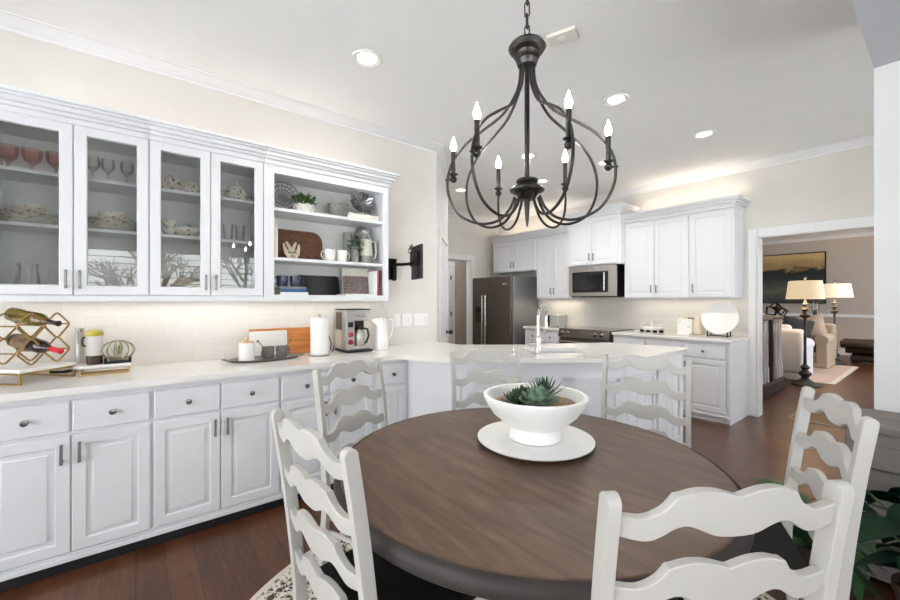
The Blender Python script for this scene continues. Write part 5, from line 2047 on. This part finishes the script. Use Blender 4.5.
pot_thing('water_jug', 'large flowered china jug at the top behind the third glass door', 'jug', (-3.12, onX(169, -3.12), G1), 1.0, 1, False, True).rotation_euler[2] = PI / 2
pot_thing('sugar_bowl', 'lidded flowered china sugar bowl at the top behind the third glass door', 'sugar bowl', (-3.06, onX(191, -3.06), G1), 0.66, 0, True)
pot_thing('soup_tureen', 'flowered china tureen with looped handles behind the fourth glass door', 'tureen', (-3.10, onX(236, -3.10), G1), 0.95, 2, True)
cup = [(0, 0), (0.022, 0), (0.025, 0.006), (0.036, 0.026), (0.041, 0.048), (0.038, 0.048), (0.032, 0.026), (0, 0.008)]
zc_ = G2
for k in range(2):
    lathe_thing('tea_cup', ['flowered china cup behind the third glass door, the lower of a stacked pair', 'flowered china cup behind the third glass door, the upper of a stacked pair'][k], 'cup', cup, 'china',
                (-3.06, onX(169, -3.06), zc_), 'stacked china cups')
    zc_ += 0.0485
lathe_thing('china_bowl', 'wide flowered china bowl beside the stacked cups behind the third glass door', 'bowl', [(r_ * 1.15, z * 1.2) for (r_, z) in tu], 'china', (-3.08, onX(187, -3.08), G2))
lathe_thing('glass_bowl', 'clear glass bowl standing behind the stacked cups', 'bowl', [(0, 0), (0.035, 0), (0.06, 0.03), (0.068, 0.10), (0.065, 0.10), (0.056, 0.035), (0, 0.008)], 'glassware', (-3.195, onX(180, -3.2), G2))
tum = [(0, 0), (0.026, 0), (0.027, 0.004), (0.033, 0.115), (0.031, 0.115), (0.025, 0.012), (0, 0.010)]
for (u, l) in ((228, 'clear tumbler behind the fourth glass door, the left one'), (240, 'clear tumbler behind the fourth glass door, the right one')):
    lathe_thing('tumbler', l, 'glass', tum, 'glassware', (-3.08, onX(u, -3.08), G2), 'clear tumblers')
lathe_thing('serving_bowl', 'large pale bowl at the bottom behind the third glass door', 'bowl', [(0, 0), (0.05, 0), (0.055, 0.008), (0.10, 0.05), (0.12, 0.10), (0.115, 0.10), (0.095, 0.055), (0, 0.015)], 'ceramic_cream', (-3.125, onX(180, -3.12), SH0 + 0.0006))

# ================================================================== BACK KITCHEN COUNTER
p = onY(557, 5.30)
ts = thing('toaster_oven', 'stainless toaster with dark control side on the counter left of the range', 'toaster', (p, 5.30, CT))
MB().box(-0.05, -0.13, 0.012, 0.11, 0.13, 0.19).build('body', 'toaster_silver', ts, bevel=0.012)
MB().box(-0.13, -0.13, 0.012, -0.0505, 0.13, 0.185).build('control_side', 'black_plastic', ts, bevel=0.006)
for z in (0.06, 0.11, 0.155):
    m = MB()
    m.M = Matrix.Translation((-0.09, -0.1305, z)) @ Matrix.Rotation(PI / 2, 4, 'X')
    m.lathe([(0, 0), (0.016, 0), (0.014, 0.014), (0, 0.015)], 16)
    m.build('knob', 'chrome', ts)
m = MB()
for (x, y) in ((-0.11, -0.1), (0.09, -0.1), (-0.11, 0.1), (0.09, 0.1)):
    m.cyl((x, y, 0), (x, y, 0.0118), 0.014)
m.build('feet', 'black_plastic', ts)

p = onY(651.5, 5.36)
tt = thing('trinket_tray', 'white ornate dish with a spire on dark feet, right of the range', 'dish', (p, 5.36, CT))
tt.scale = (1.25, 1.25, 1.3)
m = MB()
for x in (-0.10, -0.035, 0.035, 0.10):
    m.lathe([(0, 0), (0.018, 0), (0.024, 0.012), (0.016, 0.024), (0, 0.024)], 14, (x, 0, 0))
m.build('feet', 'black_metal', tt)
MB().lathe([(0, 0.0245), (0.10, 0.0245), (0.13, 0.05), (0.126, 0.052), (0.095, 0.032), (0, 0.03)], 28, (0, 0, 0), 1.0, 0.6).build('dish', 'ceramic', tt)
MB().lathe([(0, 0.0305), (0.03, 0.0305), (0.02, 0.045), (0.006, 0.06), (0.010, 0.075), (0.004, 0.095), (0, 0.125)], 16).build('spire', 'ceramic', tt)
m = MB()
m.tube([(-0.09, 0, 0.045), (-0.11, -0.01, 0.075), (-0.06, 0, 0.085)], 0.006, 8)
m.tube([(0.03, 0, 0.04), (0.07, -0.01, 0.075), (0.10, 0, 0.085)], 0.006, 8)
m.build('figurines', 'ceramic', tt)

p = onY(692, 5.40)
bb_ = thing('utensil_crock', 'cream rounded countertop bin left of the round platter', 'crock', (p, 5.40, CT))
bb_.scale = (1.15, 1.1, 1.12)
MB().lathe([(0, 0), (0.095, 0), (0.11, 0.012), (0.115, 0.05), (0.105, 0.18), (0.085, 0.21), (0, 0.215)], 28, (0, 0, 0), 1.0, 0.75).build('body', 'ceramic_cream', bb_)
MB().box(-0.01, -0.089, 0.172, 0.05, -0.078, 0.190).build('name_plate', 'pewter', bb_)
p = onY(684.5, 5.24)
o = MB().box(-0.075, 0, 0, 0.075, 0.006, 0.20).build('printed_card', 'towel_print', loc=(p, 5.235, CT + 0.001))
o.rotation_euler = (-0.25, 0, 0.25)
tag(o, 'printed cream card leaning against the cream bin on the back counter', 'card')

p = onY(719.5, 5.36)
st = thing('plate_stand', 'black metal easel holding the round white platter', 'plate stand', (p, 5.36, CT))
m = MB()
for s_ in (-1, 1):
    m.tube([(s_ * 0.10, -0.075, 0.0), (s_ * 0.10, -0.075, 0.05), (s_ * 0.10, -0.062, 0.052)], 0.007, 8)
    m.tube([(s_ * 0.10, -0.075, 0.008), (s_ * 0.10, 0.07, 0.008)], 0.006, 8)
    m.tube([(s_ * 0.10, 0.03, 0.008), (s_ * 0.09, 0.085, 0.20)], 0.006, 8)
m.tube([(-0.10, 0.0, 0.008), (0.10, 0.0, 0.008)], 0.006, 8)
m.build('frame', 'black_metal', st)
o = MB().lathe([(0, 0), (0.14, 0), (0.188, 0.010), (0.192, 0.014), (0.188, 0.018), (0.14, 0.012), (0, 0.012)], 56).build('round_platter', 'ceramic_matte')
o.matrix_world = Matrix.Translation((p, 5.375, CT + 0.21)) @ Matrix.Rotation(PI / 2 - 0.25, 4, 'X')
tag(o, 'round white platter displayed upright on the counter beside the doorway', 'platter')

# ================================================================== LIVING ROOM
def floor_lamp(label, x, y, ztop, wsh):
    t = thing('floor_lamp', label, 'lamp', (x, y, 0.0005), 0, 'floor lamps in the living room')
    MB().lathe([(0, 0), (0.17, 0), (0.18, 0.015), (0.16, 0.04), (0.09, 0.07), (0.05, 0.10), (0.045, 0.13), (0.075, 0.16), (0.085, 0.19), (0.05, 0.22), (0.04, 0.25), (0.065, 0.28), (0.03, 0.32), (0, 0.32)], 28).build('base', 'lamp_base', t)
    MB().lathe([(0, 0.32), (0.022, 0.32), (0.017, 0.6), (0.020, 0.75), (0.017, 0.9), (0.020, 1.05), (0.06, 1.075), (0.07, 1.10), (0.03, 1.12), (0.025, 1.16), (0.055, 1.19), (0.035, 1.22), (0.02, 1.25),
                (0.045, 1.275), (0.02, 1.30), (0.01, 1.36), (0, 1.36)], 24).build('column', 'lamp_base', t)
    r1, r0, zb2, zt2 = wsh / 2, wsh / 2 * 0.86, ztop - 0.285, ztop
    MB().lathe([(r1, zb2), (r0, zt2), (r0 - 0.004, zt2), (r1 - 0.004, zb2), (r1, zb2)], 40).build('lamp_shade', 'lamp_shade', t)
    m = MB()
    m.cyl((0, 0, 1.36), (0, 0, zt2 + 0.02), 0.006)
    m.sphere((0, 0, zt2 + 0.045), 0.022, 1, 1, 1.3, n=12, m=8)
    m.tube([(-r0 + 0.003, 0, zt2 - 0.004), (0, 0, zt2 - 0.002), (r0 - 0.003, 0, zt2 - 0.004)], 0.003, 6)
    m.build('finial', 'lamp_base', t)
    d = bpy.data.lights.new('lamp_bulb', 'POINT')
    d.energy = 22
    d.color = (1.0, 0.74, 0.46)
    d.shadow_soft_size = 0.06
    o = bpy.data.objects.new('lamp_bulb', d)
    o.location = (x, y, (zb2 + zt2) / 2)
    COL.objects.link(o)
    return t


floor_lamp('floor lamp with a pale drum shade nearer the doorway', -1.42, 8.27, 1.64, 0.47)
floor_lamp('floor lamp with a pale drum shade farther back, right of the first lamp', onY(834.5, 11.62), 11.62, 1.68, 0.58)


def sofa(name, label, loc, rotz, w_, mat, cush):
    """faces local -y"""
    t = thing(name, label, 'sofa', loc, rotz)
    d = 0.92
    MB().box(-w_ / 2 + 0.18, -d + 0.02, 0.10, w_ / 2 - 0.18, -0.2, 0.30).build('seat_base', mat, t, bevel=0.02)
    m = MB()
    m.box(-w_ / 2 + 0.02, -d + 0.0, 0.004, w_ / 2 - 0.02, -0.01, 0.099)
    m.build('skirt', mat, t, bevel=0.01)
    MB().box(-w_ / 2, -0.22, 0.10, w_ / 2, 0, 0.84).build('backrest', mat, t, bevel=0.06, seg=4)
    for s_ in (-1, 1):
        m = MB()
        x0, x1 = (w_ / 2 - 0.20, w_ / 2) if s_ > 0 else (-w_ / 2, -w_ / 2 + 0.20)
        m.box(x0 + 0.02, -d, 0.10, x1 - 0.02, -0.2205, 0.56)
        m.cyl(((x0 + x1) / 2, -d - 0.005, 0.545), ((x0 + x1) / 2, -0.2205, 0.545), 0.105, n=20)
        m.build('arm', mat, t, bevel=0.01)
    n_ = 2 if w_ > 1.3 else 1
    for k in range(n_):
        a = -w_ / 2 + 0.205 + (w_ - 0.41) * k / n_
        b_ = a + (w_ - 0.41) / n_ - 0.006
        MB().box(a, -d + 0.0, 0.301, b_, -0.225, 0.46).build('seat_cushion', mat, t, bevel=0.04, seg=4)
        MB().box(a, -0.42, 0.465, b_, -0.226, 0.90).build('back_cushion', cush, t, bevel=0.06, seg=4)
    return t


sofa('armchair', 'white slipcovered armchair seen from behind next to the near floor lamp', (-1.98, 8.60, 0.011), PI, 0.95, 'linen_white', 'linen_white')
sofa('sofa', 'beige rolled arm sofa facing the doorway in the living room', (-2.45, 11.35, 0.011), 0, 2.0, 'linen_beige', 'linen_beige')


def pillow(label, loc, rot, s, mat):
    m = MB()
    n_ = 10
    vs, fs = [], []
    for sd_ in (1, -1):
        for i in range(n_ + 1):
            for j in range(n_ + 1):
                u_, v_ = -1 + 2 * i / n_, -1 + 2 * j / n_
                b_ = max(0.0, (1 - u_ ** 2) * (1 - v_ ** 2)) ** 0.5
                k_ = 1 - 0.06 * (1 - abs(u_)) - 0.06 * (1 - abs(v_))
                vs.append((u_ * s * k_, sd_ * 0.085 * b_, v_ * s * k_))
    for sd_ in (0, 1):
        o_ = sd_ * (n_ + 1) ** 2
        for i in range(n_):
            for j in range(n_):
                a = o_ + i * (n_ + 1) + j
                fs.append((a, a + 1, a + n_ + 2, a + n_ + 1))
    m.add(vs, fs, True)
    o = m.build('throw_pillow', mat, loc=loc)
    o.rotation_euler = rot
    return tag(o, label, 'pillow', 'pillows on the beige sofa')


pillow('dark grey square pillow on the beige sofa', (-1.98, 10.74, 0.72), (-0.25, 0.22, 0.1), 0.25, 'cushion_dark')
pillow('pale pink pillow on the right of the beige sofa, behind the dark one', (-1.80, 10.88, 0.76), (-0.15, -0.25, -0.1), 0.26, 'cushion_pale')
pillow('pale pink pillow on the left of the beige sofa', (-2.75, 10.84, 0.74), (-0.2, 0.1, 0.0), 0.27, 'cushion_pale')
cs = thing('console_table', 'dark wood console table behind the beige sofa', 'table', (-2.85, 11.75, 0))
MB().box(-1.1, -0.2, 0.91, 1.1, 0.2, 0.95).build('tabletop', 'mahogany', cs, bevel=0.004)
for (x, y) in ((-1.05, -0.16), (1.05, -0.16), (-1.05, 0.16), (1.05, 0.16)):
    MB().box(x - 0.03, y - 0.03, 0, x + 0.03, y + 0.03, 0.9095).build('leg', 'mahogany', cs)
MB().box(-1.02, -0.14, 0.80, 1.02, 0.14, 0.9095).build('apron', 'mahogany', cs)
kx = -2.52
m = MB()
def cube_wire(c, s, rot):
    Rm = Matrix.Translation(c) @ rot
    cs_ = [Rm @ Vector((x * s, y * s, z * s)) for x in (-1, 1) for y in (-1, 1) for z in (-1, 1)]
    for i in range(8):
        for j in (1, 2, 4):
            if not i & j:
                m.tube([cs_[i], cs_[i | j]], 0.014, 6)
cube_wire((-0.09, 0, 0.112), 0.085, Matrix.Rotation(0.3, 4, 'Z') @ Matrix.Rotation(0.12, 4, 'Y'))
cube_wire((0.10, 0.0, 0.105), 0.07, Matrix.Rotation(0.6, 4, 'Y') @ Matrix.Rotation(0.5, 4, 'Z'))
cube_wire((0.0, 0.0, 0.21), 0.06, Matrix.Rotation(0.7, 4, 'Y') @ Matrix.Rotation(0.9, 4, 'Z'))
tag(m.build('metal_sculpture', 'black_metal', loc=(kx, 11.70, 0.975)), 'black open cube metal sculpture on the console table', 'sculpture')
hc = thing('hurricane_candle', 'glass hurricane candle holder on the console table under the painting', 'candle holder', (-1.84, 11.72, 0.951))
MB().lathe([(0, 0), (0.07, 0), (0.075, 0.012), (0.03, 0.03), (0.03, 0.05), (0.065, 0.065), (0, 0.066)], 24).build('base', 'black_metal', hc)
MB().lathe([(0.062, 0.0665), (0.065, 0.18), (0.062, 0.34), (0.059, 0.34), (0.062, 0.18), (0.059, 0.0665), (0.062, 0.0665)], 24).build('glass_cylinder', 'glassware', hc)
MB().cyl((0, 0, 0.0665), (0, 0, 0.17), 0.035).build('candle', 'cushion_dark', hc)

pw0, pw1 = onY(753, LBY - 0.02), onY(825, LBY - 0.02)
pn = thing('painting', 'large abstract landscape painting in ochre and dark green on the living room wall', 'painting', ((pw0 + pw1) / 2, LBY - 0.001, 1.27))
hw_ = (pw1 - pw0) / 2
MB().box(-hw_, -0.035, 0.0, hw_, 0, 1.26).build('canvas', 'abstract_canvas', pn)
m = MB()
m.box(-hw_ - 0.02, -0.045, -0.02, -hw_ - 0.0005, 0, 1.28)
m.box(hw_ + 0.0005, -0.045, -0.02, hw_ + 0.02, 0, 1.28)
m.box(-hw_, -0.045, -0.02, hw_, 0, -0.0005)
m.box(-hw_, -0.045, 1.2605, hw_, 0, 1.28)
m.build('frame', 'black_metal', pn)

# pale area rug, door mat, dark log bench
t = thing('area_rug', 'pale pink area rug between armchair and sofa in the living room', 'rug', (-2.3, 9.95, 0.0005))
MB().box(-1.1, -1.25, 0, 1.10, 1.25, 0.010).build('field', 'pale_rug', t)
m = MB()
m.box(-1.17, -1.32, 0, -1.1005, 1.32, 0.010); m.box(1.1005, -1.32, 0, 1.17, 1.32, 0.010)
m.box(-1.1, -1.32, 0, 1.1, -1.2505, 0.010); m.box(-1.1, 1.2505, 0, 1.1, 1.32, 0.010)
m.build('border', 'rug_border', t)
t = thing('door_mat', 'tan woven mat with a beige edge just beyond the doorway', 'mat', (-0.89, 6.24, 0.0005), 0.0)
MB().box(-0.23, -0.43, 0, 0.23, 0.43, 0.010).build('field', 'tan_mat', t)
m = MB()
m.box(-0.25, -0.45, 0, -0.2305, 0.45, 0.010); m.box(0.2305, -0.45, 0, 0.25, 0.45, 0.010)
m.box(-0.23, -0.45, 0, 0.23, -0.4305, 0.010); m.box(-0.23, 0.4305, 0, 0.23, 0.45, 0.010)
m.build('edge', 'linen_beige', t)
lb = thing('driftwood_table', 'dark rustic log table near the living room wall', 'table', (-0.66, 12.2, 0))
R_ = random.Random(9)
for (rows, z0_, nm, half) in ((6, 0.40, 'log_top', 0.80), (4, 0.26, 'log_apron', 0.74), (4, 0.105, 'log_base', 0.66)):
    m = MB()
    for k in range(rows):
        y = (k - (rows - 1) / 2) * 0.125
        pts = [(-half + 2 * half * i / 8, y + R_.uniform(-0.025, 0.025), z0_ + R_.uniform(-0.025, 0.025)) for i in range(9)]
        m.tube(pts, [R_.uniform(0.065, 0.085) for _ in range(9)], 10)
    m.build(nm, 'log_dark', lb)
tag(MB().box(-0.2, -0.2, 0, 0.2, 0.2, 0.62).build('black_cabinet', 'black_plastic', loc=(0.12, 11.45, 0.0005), bevel=0.01), 'low black cabinet at the right edge of the doorway view', 'cabinet')

# stair railing with carpeted steps left of the doorway
struct(MB().box(-3.0, 5.95, 0.0, -1.56, 7.82, 0.165).box(-3.2, 5.95, 0.1655, -1.80, 7.82, 0.33).build('stair_steps', 'carpet_step', bevel=0.02))
rl = thing('stair_railing', 'stair railing with white balusters and a mahogany handrail seen through the doorway', 'railing', (-1.62, 6.5, 0.1655))
for k, y in enumerate((0.10, 0.25, 0.40, 0.55, 1.00, 1.15, 1.28)):
    m = MB()
    m.box(-0.02, y - 0.02, 0, 0.02, y + 0.02, 0.20)
    m.lathe([(0.018, 0.20), (0.022, 0.22), (0.015, 0.24), (0.018, 0.36), (0.013, 0.62), (0.018, 0.66), (0.014, 0.70), (0.014, 0.885)], 12, (0, y, 0))
    m.build('baluster', 'trim_white', rl)
m = MB()
m.box(-0.03, 0.715, 0, 0.03, 0.775, 0.93)
m.build('newel_post', 'mahogany', rl, bevel=0.004)
MB().box(-0.035, 0.0, 0.886, 0.035, 0.714, 0.935).box(-0.035, 0.776, 0.886, 0.035, 1.31, 0.935).build('handrail', 'mahogany', rl, bevel=0.012, seg=3)

# ================================================================== RIGHT FOREGROUND: CONSOLE, PLANTS
cb = thing('weathered_chest', 'weathered grey plank chest against the wall stub on the right', 'chest', (-0.33, SY - 0.02, 0))
ln = 1.5
for k in range(4):
    y1 = -k * 0.105
    MB().box(0, y1 - 0.102, 0.715, ln, y1, 0.750).build('top_plank', 'weathered', cb, bevel=0.004)
for k in range(4):
    z1 = 0.7125 - k * 0.171
    MB().box(0.01, -0.41, z1 - 0.166, ln - 0.01, -0.39, z1).build('front_plank', 'weathered', cb, bevel=0.004)
    MB().box(0.012, -0.3895, z1 - 0.166, 0.03, -0.012, z1).build('side_plank', 'weathered', cb, bevel=0.004)
MB().box(0.0305, -0.3895, 0.03, ln - 0.012, -0.01, 0.70).build('inner_box', 'toe_black', cb)
for (x, y) in ((0.06, -0.35), (ln - 0.06, -0.35), (0.06, -0.05), (ln - 0.06, -0.05)):
    MB().box(x - 0.03, y - 0.03, 0, x + 0.03, y + 0.03, 0.0295).build('foot', 'weathered', cb)


def blade_leaf(m, pts, width, fold=0.25):
    """broad leaf along a curved midrib"""
    P = [Vector(p) for p in pts]
    n_ = len(P) - 1
    vs, fs = [], []
    for i, p in enumerate(P):
        d = (P[min(i + 1, n_)] - P[max(i - 1, 0)]).normalized()
        s_ = d.cross(Vector((0, 0, 1)))
        s_ = s_.normalized() if s_.length > 1e-3 else Vector((1, 0, 0))
        up_ = s_.cross(d)
        u_ = i / n_
        w_ = width * math.sin(PI * (0.03 + 0.97 * u_) ** 0.75) + 0.0008
        th_ = 0.0012
        vs += [p - s_ * w_ + up_ * w_ * fold, p + up_ * th_, p + s_ * w_ + up_ * w_ * fold,
               p - s_ * w_ + up_ * (w_ * fold - th_), p - up_ * th_, p + s_ * w_ + up_ * (w_ * fold - th_)]
    for i in range(n_):
        a, b_ = i * 6, i * 6 + 6
        for (j, k) in ((0, 1), (1, 2), (2, 5), (5, 4), (4, 3), (3, 0)):
            fs.append((a + j, a + k, b_ + k, b_ + j))
    m.add(vs, fs, True)


pc = W(1.84, 1.48)
hp = thing('potted_houseplant', 'large leafy houseplant with broad dark green leaves at the right edge', 'plant', (pc.x, pc.y, 0.0005))
MB().lathe([(0, 0), (0.09, 0), (0.10, 0.02), (0.125, 0.20), (0.132, 0.21), (0.132, 0.235), (0.122, 0.235), (0.116, 0.19), (0, 0.19)], 36).build('pot', 'pot_dark', hp)
MB().lathe([(0, 0.1905), (0.1145, 0.1905), (0.1145, 0.21), (0, 0.215)], 28).build('soil', 'soil_dark', hp)
R_ = random.Random(12)
ml, ms = MB(), MB()
for k in range(40):
    a = 2.399 * k + R_.uniform(-0.3, 0.3)
    h = R_.uniform(0.26, 0.74)
    r_ = R_.uniform(0.06, 0.19)
    tip = Vector((r_ * math.cos(a), r_ * math.sin(a), h))
    ms.tube(spline([(0.03 * math.cos(a), 0.03 * math.sin(a), 0.235), (tip.x * 0.4, tip.y * 0.4, 0.24 + (h - 0.24) * 0.6), tip], 4), 0.0045, 6)
    L_ = R_.uniform(0.12, 0.19)
    dx, dy = math.cos(a + R_.uniform(-.4, .4)), math.sin(a + R_.uniform(-.4, .4))
    dz = R_.uniform(-0.5, 0.45)
    pts = [tip + Vector((dx, dy, dz)) * (L_ * i / 7) + Vector((0, 0, -0.35 * L_ * (i / 7) ** 2)) for i in range(8)]
    blade_leaf(ml, pts, R_.uniform(0.045, 0.066))
ml.build('leaves', 'leaf_dark', hp)
ms.build('stems', 'stem_green', hp)

pp = W(1.75, 1.92)
pm = thing('potted_palm', 'low bushy palm with narrow green fronds behind the right hand chair', 'plant', (pp.x, pp.y, 0.0005))
MB().lathe([(0, 0), (0.08, 0), (0.09, 0.015), (0.11, 0.17), (0.116, 0.18), (0.106, 0.18), (0.10, 0.15), (0, 0.15)], 30).build('pot', 'pot_dark', pm)
R_ = random.Random(21)
mf, ms = MB(), MB()
for k in range(26):
    a = 2.399 * k
    L_ = R_.uniform(0.26, 0.38) * (0.55 if math.cos(a) > 0.0 and math.sin(a) > -0.1 else 1.0)
    el = R_.uniform(0.35, 1.25)
    P = []
    for i in range(10):
        u_ = i / 9
        P.append(Vector((math.cos(a) * L_ * u_ * math.cos(el) * 1.1, math.sin(a) * L_ * u_ * math.cos(el) * 1.1, 0.15 + L_ * (math.sin(el) * u_ * 1.25 - 0.45 * u_ ** 2.2))))
    ms.tube(P, [0.004 - 0.0025 * i / 9 for i in range(10)], 6)
    for i in range(2, 10):
        d = (P[i] - P[i - 1]).normalized()
        sd_ = d.cross(Vector((0, 0, 1))).normalized()
        for s_ in (-1, 1):
            for q in (0.0, 0.5):
                b_ = P[i - 1].lerp(P[i], q)
                dirn = (d * 0.9 + sd_ * s_ * 0.75 + Vector((0, 0, -0.15))).normalized()
                l2 = 0.10 * (1 - 0.4 * abs(i / 9 - 0.5))
                blade_leaf(mf, [b_ + dirn * (l2 * j / 4) + Vector((0, 0, -0.02 * (j / 4) ** 2)) for j in range(5)], 0.0055, 0.2)
mf.build('fronds', 'leaf_palm', pm)
ms.build('stalks', 'stem_green', pm)

# bare tree outside the side window (mirrored in the cabinet glass)
R_ = random.Random(5)
tm = MB()


def branch(p, d, L_, r_, lv):
    q = p + d * L_
    tm.tube([p, p.lerp(q, 0.5) + Vector((R_.uniform(-.05, .05), R_.uniform(-.05, .05), R_.uniform(-.03, .03))) * L_, q], [r_, r_ * 0.85, r_ * 0.7], 6)
    if lv:
        for k in range(3 if lv > 1 else 4):
            nd = (d + Vector((R_.uniform(-.5, .5), R_.uniform(-.9, .9), R_.uniform(-.35, .6)))).normalized()
            branch(p.lerp(q, R_.uniform(0.4, 1.0)), nd, L_ * R_.uniform(0.6, 0.8), r_ * 0.62, lv - 1)


for (x, y, hgt, lab) in ((4.9, -0.3, 1.5, 'bare branched tree outside the side window, the one nearer the wall'), (6.6, 2.2, 1.9, 'taller bare branched tree farther out beyond the side window')):
    tm = MB()
    branch(Vector((0, 0, 0)), Vector((0, 0.1, 1)).normalized(), hgt, 0.10, 5)
    tag(tm.build('bare_tree', 'bark', loc=(x, y, -0.31)), lab, 'tree', 'trees outside the window')
